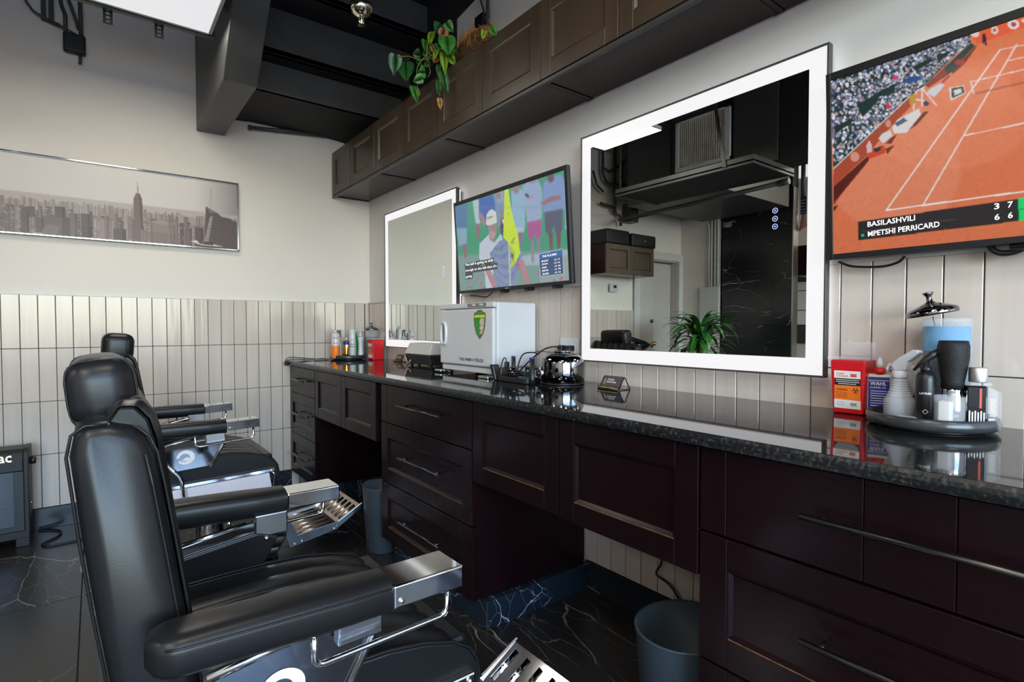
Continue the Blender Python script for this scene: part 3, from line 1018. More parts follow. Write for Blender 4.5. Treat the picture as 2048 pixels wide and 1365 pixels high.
G.poly([(490, 612), (496, 520), (520, 485), (550, 475), (580, 500), (585, 592), (520, 618)], (222, 224, 214)); G.line(505, 548, 548, 538, 10, (150, 90, 130)); G.line(510, 558, 538, 552, 6, (90, 80, 120))
G.poly([(475, 1020), (520, 1010), (585, 1160), (540, 1175)], (190, 130, 140))
G.poly([(522, 860), (600, 760), (650, 735), (690, 720), (770, 770), (806, 880), (770, 960), (750, 1148), (575, 1172), (555, 1010), (522, 980)], (92, 112, 158))
pm = G.inside([(522, 860), (600, 760), (650, 735), (690, 720), (770, 770), (806, 880), (770, 960), (750, 1148), (575, 1172), (555, 1010), (522, 980)])
G.fill(pm & ((np.sin(G.X * .35 + G.Y * .5) * np.sin(G.X * .5 - G.Y * .35)) > .25), (176, 194, 220))
G.poly([(612, 640), (625, 560), (650, 540), (650, 700), (622, 700)], (98, 66, 84)); G.line(612, 632, 640, 625, 10, (60, 56, 80)); G.ell(640, 580, 8, 20, (230, 230, 230))
G.poly([(775, 940), (815, 920), (870, 1138), (825, 1142)], (192, 130, 138))
G.line(687, 760, 697, 1170, 9, (206, 216, 226))
G.poly([(655, 302), (690, 293), (700, 400), (730, 560), (772, 720), (785, 865), (742, 955), (695, 1008), (708, 900), (690, 780), (640, 722)], (214, 240, 22))
G.poly([(690, 780), (740, 850), (742, 955), (695, 1008), (708, 900)], (186, 214, 18)); G.line(710, 770, 738, 730, 8, (80, 110, 60)); G.line(715, 780, 740, 770, 6, (80, 110, 60)); G.poly([(705, 850), (730, 880), (722, 930), (708, 900)], (90, 110, 50)); G.line(683, 500, 685, 528, 5, (120, 140, 40))
for _ in range(26):
    G.ell(random.uniform(270, 480), random.uniform(960, 1180), random.uniform(4, 10), random.uniform(4, 12), (200, 70, 120), .8)
for (xx, yy) in ((760, 960), (775, 975), (1085, 1108), (1150, 1085), (1140, 1100), (765, 1000), (950, 1040)):
    G.ell(xx, yy, 12, 13, (206, 60, 140), .8)
G.blur(1)
G.noise(.10, 3)
G.fill((G.Y > 445 + .0 * G.X) & (G.Y < 470), (110, 140, 160), .18)
for q in ([(296, 957), (554, 905), (558, 948), (299, 1001)], [(299, 1001), (583, 946), (586, 1004), (302, 1049)], [(302, 1051), (366, 1039), (368, 1089), (303, 1101)]):
    G.poly(q, (40, 38, 40))
G.poly([(948, 872), (1160, 826), (1172, 1052), (958, 1076)], (190, 205, 225)); G.poly([(953, 877), (1155, 833), (1166, 1047), (963, 1070)], (42, 66, 122)); G.poly([(953, 877), (1155, 833), (1158, 890), (955, 925)], (24, 100, 172))
gt = [('caption_text', M_CAPT, [('The ball is going to shift', (302, 985), (550, 942), .0165), ("enough to the left that it's", (305, 1034), (578, 993), .0165), ('going', (307, 1090), (360, 1080), .015)]),
      ('leaderboard_text', M_CAPT, [('THE PLAYERS', (980, 905), (1108, 882), .009), ('MCILROY', (975, 946), (1035, 936), .0075), ('SPAUN', (978, 973), (1028, 965), .0075), ('HOGE', (978, 1003), (1018, 997), .0075), ('BHATIA', (980, 1031), (1034, 1023), .0075), ('GLOVER', (982, 1060), (1038, 1052), .0075),
                                    ('-12', (1082, 932), (1106, 928), .007), ('17', (1118, 926), (1136, 923), .007), ('-12', (1082, 960), (1106, 956), .007), ('16', (1118, 954), (1137, 951), .007), ('-10', (1084, 990), (1108, 986), .007), ('66', (1119, 984), (1140, 981), .007),
                                    ('-10', (1085, 1018), (1109, 1014), .007), ('70', (1121, 1012), (1143, 1009), .007), ('-10', (1087, 1047), (1110, 1043), .007), ('16', (1123, 1041), (1142, 1038), .007)])]
G.C = G.C * .84 + np.array([.40, .48, .56]) * .16 * .8
tv('television between the two mirrors showing golfers and a yellow flag', -1.442, G, gt, None)

# ---- tennis broadcast
T = Paint(620, 330, [(145, 378), (3413.5, -733), (3301.6, 929.2), (157, 1240)])
T.C[:] = lin(226, 122, 82)[:3]
g_ = np.clip((T.Y - 300) / 900, 0, 1)[..., None]
T.C = T.C * (1 - .12 * g_)
T.fill(np.clip(1 - np.hypot((T.X - 450) / 330, (T.Y - 800) / 330), 0, 1) > 0, (230, 150, 122), .35)
T.fill(np.clip(1 - np.hypot((T.X - 700) / 420, (T.Y - 560) / 260), 0, 1) > 0, (234, 146, 112), .3)
T.blur(14)
T.noise(.10, 6); T.noise(.05, 1)
T.poly([(157, 905), (330, 745), (330, 775), (157, 990)], (88, 30, 24)); T.poly([(157, 980), (300, 800), (240, 880), (157, 1000)], (120, 50, 36), .6)
stand = [(140, 375), (700, 185), (828, 146), (830, 190), (760, 240), (700, 300), (610, 395), (530, 455), (400, 590), (157, 815)]
T.poly(stand, (38, 58, 58))
ins = T.inside(stand)
for k in range(2600):
    u_ = random.random(); x = 145 + 690 * u_; lo = 378 - 230 * u_; hi = np.interp(x, [157, 400, 530, 610, 700, 830], [800, 575, 445, 385, 290, 185])
    y = random.uniform(lo, hi)
    r = random.uniform(3.5, 8.5) * (1 - .35 * u_)
    c = random.choice([(226, 228, 238), (200, 206, 224), (150, 160, 190), (96, 110, 140), (60, 72, 96), (232, 236, 240), (34, 44, 50), (46, 70, 66), (120, 130, 160), (190, 150, 150)])
    T.fill(ins & (((T.X - x) / r) ** 2 + ((T.Y - y) / (r * 1.15)) ** 2 < 1), c, .95)
for q in ([(270, 500), (400, 420), (460, 390), (460, 415), (360, 470), (290, 530)], [(280, 520), (370, 455), (380, 470), (300, 560)], [(540, 310), (640, 255), (640, 280), (560, 330)], [(410, 440), (460, 405), (455, 430), (420, 460)], [(157, 610), (250, 560), (250, 580), (170, 640)], [(660, 250), (750, 220), (700, 260), (670, 290)]):
    T.poly(q, (28, 52, 50))
T.ell(425, 505, 12, 12, (224, 40, 70)); T.ell(460, 362, 14, 9, (220, 60, 110))
T.poly([(157, 815), (400, 592), (530, 455), (535, 505), (420, 625), (325, 745), (157, 905)], (172, 74, 50)); T.ell(262, 755, 22, 24, (226, 170, 150), .7); T.ell(425, 590, 14, 18, (226, 170, 150), .7)
T.line(157, 815, 530, 455, 4, (230, 230, 225))
T.poly([(605, 400), (700, 305), (830, 188), (850, 200), (735, 335), (625, 410)], (48, 66, 62)); T.poly([(610, 395), (700, 310), (712, 345), (625, 410)], (150, 50, 36)); T.line(610, 395, 830, 185, 3, (120, 130, 126))
T.poly([(735, 335), (850, 205), (862, 200), (800, 290), (740, 345)], (110, 44, 36))
T.poly([(825, 146), (1110, 50), (3420, -740), (3420, -640), (1110, 104), (862, 196)], (234, 98, 62)); T.ell(850, 145, 20, 15, (226, 214, 204)); T.ell(945, 125, 17, 20, (226, 214, 204)); T.ell(945, 125, 8, 10, (190, 90, 70)); T.ell(1038, 96, 28, 24, (232, 224, 220)); T.ell(1038, 96, 14, 12, (190, 70, 80)); T.poly([(1075, 75), (1110, 60), (1110, 80), (1085, 88)], (226, 214, 204))
T.ell(893, 155, 10, 14, (60, 40, 50)); T.poly([(884, 160), (904, 160), (908, 200), (898, 200), (894, 182), (888, 204)], (50, 36, 56))
for L_ in ((415, 1022, 972, 222, 6), (597, 992, 1054, 195, 6), (415, 1022, 3300, 622, 7), (799, 650, 1500, 500, 5), (1010, 277, 1400, 190, 3.5), (838, 380, 1500, 225, 4), (972, 222, 1500, 120, 3)):
    T.line(*L_, (238, 232, 226))
T.poly([(850, 435), (1400, 310), (1400, 322), (850, 447)], (150, 80, 64), .6); T.line(828, 380, 842, 440, 6, (226, 224, 220))
T.poly([(722, 412), (795, 400), (802, 440), (730, 476)], (222, 220, 216)); T.poly([(732, 414), (793, 404), (798, 436), (736, 466)], (52, 58, 62)); T.poly([(745, 425), (780, 415), (785, 435), (750, 450)], (216, 216, 216))
T.poly([(492, 385), (520, 360), (560, 350), (592, 362), (570, 378), (520, 388)], (44, 74, 140))
for L_ in ((560, 430, 548, 520), (590, 420, 590, 500), (596, 420, 660, 500), (560, 430, 600, 410), (560, 470, 620, 480)):
    T.line(*L_, 6, (222, 224, 224))
T.poly([(625, 420), (690, 385), (700, 400), (650, 460), (615, 440)], (206, 210, 216)); T.poly([(530, 455), (560, 440), (560, 490), (530, 490)], (190, 150, 60))
T.ell(610, 490, 14, 14, (60, 60, 80)); T.line(690, 385, 720, 355, 12, (180, 60, 60))
T.poly([(600, 530), (625, 530), (560, 600), (520, 625)], (120, 52, 40))
T.poly([(443, 612), (470, 570), (575, 515), (585, 545), (515, 635), (455, 640)], (222, 220, 220)); T.poly([(455, 590), (500, 560), (520, 575), (470, 605)], (90, 100, 120))
T.poly([(378, 665), (395, 640), (435, 622), (445, 650), (400, 688)], (218, 214, 214)); T.poly([(440, 660), (470, 640), (440, 690), (410, 690)], (120, 52, 40))
T.poly([(318, 735), (405, 697), (412, 735), (330, 768)], (206, 70, 42)); T.poly([(318, 700), (332, 672), (346, 700), (345, 732), (322, 738)], (214, 186, 190)); T.poly([(350, 715), (395, 700), (385, 725), (360, 735)], (44, 50, 70)); T.poly([(410, 715), (458, 695), (420, 745)], (120, 52, 40)); T.poly([(157, 1005), (180, 995), (160, 1030)], (60, 30, 24)); T.ell(775, 285, 26, 14, (170, 60, 60))
T.poly([(277, 1079), (3305, 700), (3303, 796), (277, 1172)], (44, 42, 44)); T.poly([(277, 1079), (1062, 964), (1064, 1076), (277, 1172)], (44, 42, 44))
T.poly([(1062, 964), (1420, 911), (1418, 960), (1062, 1017)], (10, 222, 110)); T.poly([(1062, 1022), (1420, 965), (1418, 1030), (1064, 1076)], (10, 222, 110)); T.line(300, 1128, 830, 1056, 2, (90, 84, 84)); T.ell(300, 1146, 8, 7, (40, 200, 130))
for _ in range(40):
    T.ell(random.uniform(170, 900), random.uniform(1100, 1235), random.uniform(3, 9), random.uniform(2, 4), (196, 92, 58), .5)
T.blur(1)
tt = [('scoreboard_text', M_CAPT, [('BASILASHVILI', (324, 1105), (556, 1072), .0135), ('MPETSHI PERRICARD', (326, 1153), (676, 1104), .0135), ('3', (942, 1019), (968, 1015), .0135), ('7', (1008, 1011), (1034, 1007), .0135), ('6', (944, 1073), (970, 1069), .0135), ('6', (1010, 1064), (1034, 1060), .0135)])]
tv('television at the right edge showing a clay court tennis match', -3.402, T, tt, None)

# TV cables
def cable(label, pts, r=.004, name='cable', parent=None):
    # smooth the polyline
    P = [Vector(p) for p in pts]
    out = []
    for i in range(len(P) - 1):
        p0 = P[max(0, i - 1)]; p1 = P[i]; p2 = P[i + 1]; p3 = P[min(len(P) - 1, i + 2)]
        for k in range(8):
            t = k / 8
            out.append(.5 * ((2 * p1) + (-p0 + p2) * t + (2 * p0 - 5 * p1 + 4 * p2 - p3) * t * t + (-p0 + 3 * p1 - 3 * p2 + p3) * t ** 3))
    out.append(P[-1])
    o = MB().tube(out, r, 7).build(name, M_CABLE, parent)
    if parent is None: tag(o, label, 'cable')
    return o


cable('thin black cable looping below the golf television', [(-.03, -1.50, 1.332), (-.03, -1.56, 1.328), (-.035, -1.66, 1.318), (-.04, -1.71, 1.33), (-.05, -1.74, 1.339)], .0035)
cable('thin black cable looping below the tennis television at its left', [(-.02, -3.41, 1.342), (-.03, -3.45, 1.325), (-.035, -3.52, 1.318), (-.04, -3.56, 1.325), (-.05, -3.578, 1.338)], .0035)
cable('thick black cable loop below the tennis television at the frame edge', [(-.04, -3.74, 1.352), (-.04, -3.755, 1.332), (-.04, -3.775, 1.326), (-.04, -3.80, 1.333), (-.05, -3.825, 1.356)], .007)

# ================================================================== FRAMED SKYLINE PRINT
pf = thing('framed_picture', 'long chrome framed sepia city skyline print on the far wall', 'picture', (-1.72, -.01, 1.68))
px0, px1, pz0, pz1 = -2.43, -.931, 1.672, 2.128
f = MB()
w = .009
f.box(px0, px1, -.024, -.001, pz1 - w, pz1).box(px0, px1, -.024, -.001, pz0, pz0 + w).box(px0, px0 + w, -.024, -.001, pz0, pz1).box(px1 - w, px1, -.024, -.001, pz0, pz1)
f.build('frame', M_CHROME, pf, bevel=.002)
MB().box(px0 + w, px1 - w, -.010, -.001, pz0 + w, pz1 - w).build('backing', M_BLACKP, pf)
# sketch coordinates: x 0..2048 over the visible part, y like the print itself
K = Paint(640, 200, [(-699, 0), (1948, 0), (1948, 560), (-699, 560)])
top = lin(206, 198, 192)[:3]; bot = lin(196, 186, 182)[:3]
vv = np.clip(K.Y / 300, 0, 1)[..., None]
K.C[:] = np.array(top) * (1 - vv) + np.array(bot) * vv
K.fill(np.clip((K.X - 1500) / 450, 0, 1) * np.clip(1, 0, 1), (120, 106, 106), .75)
K.fill(K.Y > 268, (174, 160, 156)); K.fill(K.Y > 320, (150, 134, 130)); K.fill(K.Y > 380, (116, 98, 94))
K.blur(3)
def bl(x, y0, w_, c, y1=560, win=None):
    K.poly([(x, y0), (x + w_, y0), (x + w_, y1), (x, y1)], c)
    K.poly([(x + w_ * .7, y0), (x + w_, y0), (x + w_, y1), (x + w_ * .7, y1)], tuple(int(q * .82) for q in c))
    if win:
        mk = (K.X > x + 3) & (K.X < x + w_ - 3) & (K.Y > y0 + 8) & (K.Y < y1)
        if win == 'v': K.fill(mk & (np.sin(K.X * .45) > .2), tuple(min(255, int(q * 1.25)) for q in c))
        else: K.fill(mk & (np.sin(K.Y * .75) > .1), tuple(min(255, int(q * 1.4)) for q in c))
r2 = random.Random(3)
for x in range(-860, 1950, 16):
    h = r2.uniform(0, 34)
    K.poly([(x, 282 - h * .5), (x + 14, 282 - h * .5), (x + 14, 330), (x, 330)], (168, 154, 150), .7)
for x in range(-860, 1950, 22):
    h = r2.uniform(0, 60)
    bl(x, 330 - h * .6, r2.uniform(12, 26), r2.choice([(146, 128, 124), (134, 116, 112), (158, 142, 136)]))
for x in range(-860, 1950, 34):
    bl(x, r2.uniform(350, 430), r2.uniform(22, 44), r2.choice([(112, 94, 90), (98, 82, 78), (126, 108, 102)]), win=r2.choice([None, 'v', 'h']))
for _ in range(700):
    x = r2.uniform(-860, 1940); y = r2.uniform(360, 555)
    K.poly([(x, y), (x + r2.uniform(6, 26), y + 2), (x + r2.uniform(6, 26), y + 6), (x, y + 5)], r2.choice([(196, 182, 172), (80, 66, 62), (150, 132, 126), (70, 58, 56)]), .7)
K.poly([(0, 395), (40, 365), (105, 365), (105, 440), (0, 440)], (94, 78, 74)); bl(0, 400, 60, (94, 78, 74)); bl(258, 345, 84, (92, 78, 76)); bl(165, 420, 210, (104, 88, 86)); bl(110, 440, 60, (98, 82, 80)); bl(465, 380, 76, (92, 78, 76)); bl(465, 470, 90, (86, 72, 70))
bl(385, 385, 46, (110, 96, 92)); bl(690, 355, 90, (132, 116, 112)); bl(620, 400, 120, (128, 112, 108), win='v'); bl(660, 380, 40, (120, 104, 100)); bl(830, 360, 44, (150, 136, 130)); bl(740, 470, 110, (92, 76, 72))
bl(155, 520, 145, (118, 100, 96)); K.ell(230, 520, 60, 40, (118, 100, 96))
# tall tower with a spire
K.poly([(918, 460), (922, 220), (935, 200), (938, 185), (955, 175), (968, 175), (985, 185), (988, 200), (1000, 220), (1006, 460)], (112, 92, 84)); K.line(961, 175, 961, 90, 5, (112, 92, 84)); K.line(961, 175, 961, 130, 10, (112, 92, 84)); K.poly([(975, 185), (988, 200), (1000, 220), (1006, 460), (982, 460)], (92, 74, 68))
bl(1085, 395, 220, (104, 90, 84), win='h'); K.poly([(1090, 385), (1180, 372), (1305, 392), (1300, 402), (1085, 400)], (146, 130, 124))
bl(1270, 305, 24, (118, 104, 100)); bl(1390, 322, 44, (120, 104, 100)); bl(1240, 318, 22, (128, 112, 108)); bl(1310, 330, 26, (118, 104, 100))
# slanted glass tower with a mast
K.line(1670, 60, 1670, 220, 6, (120, 108, 108)); K.poly([(1600, 470), (1618, 215), (1740, 262), (1780, 290), (1880, 300), (1945, 330), (1948, 560), (1590, 560)], (88, 74, 72)); K.fill(K.inside([(1660, 300), (1690, 290), (1640, 520), (1590, 530)]) & (np.sin(K.Y * .6) > 0), (176, 162, 156)); K.poly([(1618, 215), (1740, 262), (1660, 270)], (118, 104, 102))
bl(1500, 400, 90, (92, 76, 72)); bl(1405, 430, 60, (100, 84, 80), win='v'); K.poly([(1460, 520), (1520, 505), (1800, 545), (1560, 545)], (200, 190, 182)); K.poly([(1510, 500), (1570, 500), (1600, 535), (1550, 535)], (80, 66, 64)); bl(1590, 515, 100, (78, 64, 62), 540)
bl(80, 548, 100, (160, 146, 132)); 
K.blur(1)
K.C = np.clip(K.C * 1.2, 0, 1)
# sketch space is linear, so the print is laid straight onto the frame
K.build('print', M_PRINT, pf, (px0 + w, -.0108, pz1 - w), (px1 - px0 - 2 * w, 0, 0), (0, 0, -(pz1 - pz0 - 2 * w)))

# ================================================================== ceiling LED panels
def led_panel(label, x0, x1, y0, y1, z, tabs=False, watts=1.0):
    t = thing('led_panel_light', label, 'ceiling light', ((x0 + x1) / 2, (y0 + y1) / 2, z), 'square ceiling panel lights')
    w = .016
    MB().box(x0, x1, y0, y0 + w, z, z + .03).box(x0, x1, y1 - w, y1, z, z + .03).box(x0, x0 + w, y0, y1, z, z + .03).box(x1 - w, x1, y0, y1, z, z + .03).build('frame', M_PANELF, t, bevel=.002)
    MB().add([(x0 + w, y0 + w, z + .001), (x1 - w, y0 + w, z + .001), (x1 - w, y1 - w, z + .001), (x0 + w, y1 - w, z + .001)], [(3, 2, 1, 0)]).build('diffuser', M_LED, t, recalc=False)
    MB().box(x0 + w, x1 - w, y0 + w, y1 - w, z + .006, z + .028).build('housing', M_BLACKP, t)
    for xx in (x0 + .1, x1 - .1):
        for yy in (y0 + .1, y1 - .1):
            MB().tube([(xx, yy, z + .028), (xx, yy, ZC)], .002, 6).build('hanger_wire', M_ALU, t)
    la = bpy.data.lights.new('panel_lamp', 'AREA')
    la.shape = 'SQUARE'; la.size = x1 - x0 - 2 * w; la.energy = PANEL_WATTS * watts; la.color = (1.0, .94, .85)
    lo = bpy.data.objects.new('panel_lamp', la); COL.objects.link(lo); lo.parent = t
    lo.location = (0, 0, -.002)
    if tabs:
        MB().box(x0 - .1, x1 + .02, y1 + .012, y1 + .040, z - .002, z + .028).build('mounting_channel', M_BLACKP, t, bevel=.002)
        for xx in (-1.642, -1.438):
            m = MB()
            m.box(xx - .0185, xx - .008, y1 + .042, y1 + .045, z - .064, z + .01).box(xx + .008, xx + .0185, y1 + .042, y1 + .045, z - .064, z + .01)
            for q in range(4):
                m.box(xx - .008, xx + .008, y1 + .042, y1 + .045, z - .064 + q * .0185, z - .064 + q * .0185 + .007)
            m.build('perforated_tab', mat('tab_black', (.004, .004, .004), .8, spec=.05, var=.1), t, bevel=.001)
    return t


led_panel('lit square ceiling panel hanging beside the black stair stringer', -1.825, -1.215, -1.47, -.89, 2.655, True, .5)
led_panel('lit square ceiling panel behind the camera, over the entrance', -3.6, -3.0, -5.6, -5.0, 2.9)
led_panel('lit square ceiling panel behind the camera, over the counter side', -1.9, -1.3, -4.3, -3.7, 3.0, False, .6)
led_panel('lit square ceiling panel behind the camera, nearest the storefront', -1.9, -1.3, -6.2, -5.6, 3.0)
led_panel('added unseen ceiling panel brightening the reflected side, in front of the black air handler', -3.2, -2.6, -4.5, -3.9, 2.9)  # added, unseen: brightens the west side that the mirror reflects
led_panel('added unseen ceiling panel brightening the back room past the marble column', -5.15, -4.55, -2.9, -2.3, 3.0)  # added, unseen: brightens the flag and wall behind the marble column

# ================================================================== BARBER CHAIRS  (built at the first chair's place; origin under the seat)
CX, CY = -1.38, -2.96


def barber_chair(label):
    t = thing('barber_chair', label, 'barber chair', (CX, CY, 0), 'black leather barber chairs facing the mirrors')
    # base
    MB().lathe([(.30, 0), (.30, .012), (.285, .03), (.12, .05), (.075, .07), (.06, .10), (.06, .36), (.09, .37), (.09, .40)], (CX, CY, 0), 40).build('pedestal_base', M_CHROME, t)
    MB().box(CX - .22, CX + .20, CY - .19, CY + .19, .39, .435).build('seat_frame', M_BLACKP, t, bevel=.006)
    # seat cushion: channelled top rolling over the front
    prof = [(-1.655, .585), (-1.60, .597), (-1.50, .600), (-1.40, .601), (-1.32, .597), (-1.25, .585), (-1.19, .566), (-1.155, .542), (-1.137, .512), (-1.132, .48), (-1.138, .455), (-1.16, .442)]
    HY = .245
    def seat(u, v):
        q = u * (len(prof) - 1); i = min(int(q), len(prof) - 2); a = q - i
        x = prof[i][0] * (1 - a) + prof[i + 1][0] * a; z = prof[i][1] * (1 - a) + prof[i + 1][1] * a
        yy = (v - .5) * 2
        rib = -.0075 * (1 - abs(math.sin(yy * math.pi * 3.5 + math.pi / 2)) ** .6) if abs(yy) < .82 else 0
        edge = -.012 * max(0, (abs(yy) - .85) / .15) ** 2
        nx = 0.0 if q < 4 else min(1, (q - 4) / 4)
        return (x + rib * nx - .010 * nx * max(0, (abs(yy) - .85) / .15) ** 2, CY + yy * HY, z + (rib + edge) * (1 - nx))
    MB().grid(seat, 33, 84).build('seat_cushion', M_LEATH, t)
    sp = [(x, z - .006) for x, z in prof]
    for s_ in (-1, 1):
        poly = sp + [(-1.655, .442)]
        MB().prism(poly, CY + s_ * (HY - .006), CY + s_ * (HY + .006), axis='y').build('side_boxing', M_LEATH, t, bevel=.003)
        MB().tube([(x + (.003 if z < .56 else 0), CY + s_ * (HY + .001), z - .004) for x, z in prof], .0032, 6).build('seat_piping', M_LEATH, t)
    MB().box(-1.655, -1.15, CY - HY + .01, CY + HY - .01, .442, .56).build('seat_core', M_LEATH, t, bevel=.01)
    # skirt: chrome rail and white enamel panel on each side
    for s_ in (-1, 1):
        y = CY + s_ * (HY + .012)
        MB().box(-1.66, -1.150, y - .009, y + .009, .480, .500).build('skirt_rail', M_CHROME, t, bevel=.004)
        MB().hexa([(-1.60, y - .006, .395), (-1.165, y - .006, .395), (-1.165, y + .006, .395), (-1.60, y + .006, .395), (-1.655, y - .006, .480), (-1.175, y - .006, .480), (-1.175, y + .006, .480), (-1.655, y + .006, .480)]).build('skirt_panel', M_WHITEP, t, bevel=.002)
        MB().tube([(-1.165, y + s_ * .004, .487), (-1.152, y + s_ * .004, .470), (-1.160, y + s_ * .004, .400)], .004, 8).build('skirt_edge_rod', M_CHROME, t)
        MB().sphere((-1.165, y + s_ * .010, .488), .006, 10, 8).build('skirt_bolt', M_CHROME, t)
        # arm structure
        ya = CY + s_ * .262
        zo = 0.0
        pl = MB().prism([(-1.600, .668), (-1.405, .700), (-1.352, .704), (-1.352, .655), (-1.405, .560), (-1.565, .556), (-1.585, .600)], ya - .004, ya + .004, axis='y')
        pl.build('arm_side_plate', mat('reflection_tinted_plate', (.32, .32, .33), .05, metal=1.), t, bevel=.0015)  # metal darkened to imitate the dark floor mirrored in the plate
        MB().prism([(-1.590, .648), (-1.420, .672), (-1.375, .655), (-1.420, .568), (-1.558, .562)], ya - s_ * .004, ya - s_ * .016, axis='y').build('inner_pad', M_LEATH, t, bevel=.004)
        for bx, bz in ((-1.402, .657), (-1.432, .574), (-1.552, .572)):
            MB().sphere((bx, ya - s_ * .017, bz), .006, 10, 8).build('bolt_head', M_CHROME, t)
        MB().tube([(-1.600, ya + s_ * .007, .668), (-1.440, ya + s_ * .007, .690)], .0075, 8).build('arm_rail', M_CHROME2, t)
        MB().tube([(-1.358, ya + s_ * .005, .690), (-1.358, ya + s_ * .005, .645), (-1.412, ya + s_ * .005, .555)], .0075, 8).build('arm_strut', M_CHROME, t)
        MB().box(-1.425, -1.352, ya - .012, ya + s_ * .035, .660, .712).build('arm_bracket', M_CHROME2, t, bevel=.003)
        # swirl emblem on the outer side of the plate
        m = MB(); n = 26; vs = []; fs = []
        for k in range(n):
            an = R_(-150) + R_(330) * k / (n - 1)
            wd = .012 * math.sin(math.pi * (k + 3) / (n + 6)) + .004
            for r in (.030, .030 - wd):
                vs.append((-1.500 + r * 1.12 * math.cos(an), ya + s_ * .0052, .612 + r * math.sin(an)))
        for k in range(n - 1):
            fs.append((2 * k, 2 * k + 1, 2 * k + 3, 2 * k + 2))
        m.add(vs, fs); m.add([(-1.517, ya + s_ * .0052, .600), (-1.492, ya + s_ * .0052, .595), (-1.484, ya + s_ * .0052, .606), (-1.497, ya + s_ * .0052, .613)], [(0, 1, 2, 3)])
        m.build('emblem', M_INKW, t, recalc=False)
        # arm pad
        yc = CY + s_ * .295
        def pad(u, v):
            an = 2 * math.pi * v
            cx, sx_ = math.cos(an), math.sin(an)
            ex = 2 / 3.2
            wy = .0415 * math.copysign(abs(cx) ** ex, cx); hz = .031 * math.copysign(abs(sx_) ** ex, sx_)
            e = 1.0
            if u < .12: e = math.sqrt(max(0, 1 - ((.12 - u) / .12) ** 2)) * .9 + .1
            x = -1.672 + u * .322
            top = .743 + .012 * (1 - u)
            fl = .92 + .08 * math.sin(math.pi * u) if u < .85 else .92 + .08 * math.sin(math.pi * .85)
            taper = 1 - .10 * max(0, (u - .8) / .2)
            return (x, yc + wy * e * taper, top - .014 + hz * (e * .5 + .5) * fl)
        p = MB().grid(pad, 36, 36)
        p.build('arm_pad', M_LEATH, t, merge=True)
        for dz in (.0165,):
            pts = [Vector(pad(.06 + .93 * q / 24, .5 if s_ < 0 else 0.0)) + Vector((0, s_ * .0005, dz)) for q in range(25)]
            MB().tube(pts, (.0016), 6).build('arm_piping', M_LEATH, t)
        MB().box(-1.350, -1.222, yc - .0405, yc + .0405, .712, .749).build('arm_cap', M_CHROME, t, bevel=.003, bseg=3)
        MB().sphere((-1.338, yc + s_ * .0405, .723), .005, 10, 8).build('cap_screw', M_CHROME, t)
        # towel bar under the arm
        yb = CY + s_ * .318
        bar = [(-1.2445, yb, .712), (-1.2445, yb, .675), (-1.250, yb, .667), (-1.260, yb, .6645), (-1.455, yb, .6590), (-1.464, yb, .662), (-1.468, yb, .669), (-1.469, yb, .712)]
        MB().tube(bar, .0048, 8).build('towel_bar', M_CHROME, t)
    # back rest
    front = [(-1.600, .585), (-1.606, .66), (-1.618, .75), (-1.632, .85), (-1.645, .94), (-1.653, .985), (-1.662, 1.008), (-1.676, 1.022)]
    padline = [(-1.596, .590), (-1.602, .66), (-1.613, .75), (-1.626, .85), (-1.638, .94), (-1.645, 1.00), (-1.653, 1.030), (-1.668, 1.049), (-1.688, 1.050), (-1.700, 1.030)]
    rear = [(-1.700, 1.029), (-1.724, 1.029), (-1.738, 1.018), (-1.743, .990), (-1.739, .95), (-1.732, .88), (-1.720, .78), (-1.706, .68), (-1.696, .60), (-1.690, .56)]
    HB = .235
    m = MB()
    L_ = front + rear
    n = len(L_)
    cxm = sum(q[0] for q in L_) / n
    rings = []
    for dy, ins_ in ((-HB, .016), (-HB + .006, .006), (-HB + .016, 0.), (0, 0.), (HB - .016, 0.), (HB - .006, .006), (HB, .016)):
        ring = []
        for k, q in enumerate(L_):
            a = Vector(L_[(k - 1) % n]); b = Vector(L_[(k + 1) % n]); tt_ = (b - a).normalized(); nn = Vector((-tt_.y, tt_.x))
            c = Vector(q) + nn * ins_
            ring.append((c.x, CY + dy, c.y))
        rings.append(ring)
    vs = [p for r in rings for p in r]
    fs = [(i * n + k, i * n + (k + 1) % n, (i + 1) * n + (k + 1) % n, (i + 1) * n + k) for i in range(len(rings) - 1) for k in range(n)]
    fs += [tuple(range(n)), tuple(reversed([(len(rings) - 1) * n + k for k in range(n)]))]
    m.add(vs, fs, True)
    m.build('backrest', M_LEATH, t)
    def bf(u, v):
        q = u * (len(padline) - 1); i = min(int(q), len(padline) - 2); a = q - i
        x = padline[i][0] * (1 - a) + padline[i + 1][0] * a; z = padline[i][1] * (1 - a) + padline[i + 1][1] * a
        yy = (v - .5) * 2
        rib = .009 * abs(math.sin(yy * math.pi * 3.5 + math.pi / 2)) ** .6 * (1 - max(0, (abs(yy) - .88) / .12))
        en = math.sin(math.pi * min(1, max(0, u * .94 + .03))) ** .3
        return (x - .003 + rib * en * (1 if u < .75 else (1 - u) * 4), CY + yy * (HB - .022), z + rib * (.15 if u < .6 else .6))
    MB().grid(bf, 30, 84).build('channelled_front', M_LEATH, t)
    MB().prism([(x_ - .004, z_ - .002) for x_, z_ in padline] + [(-1.690, .60)], CY - HB + .03, CY + HB - .03, axis='y').build('pad_core', M_LEATH, t, bevel=.004)
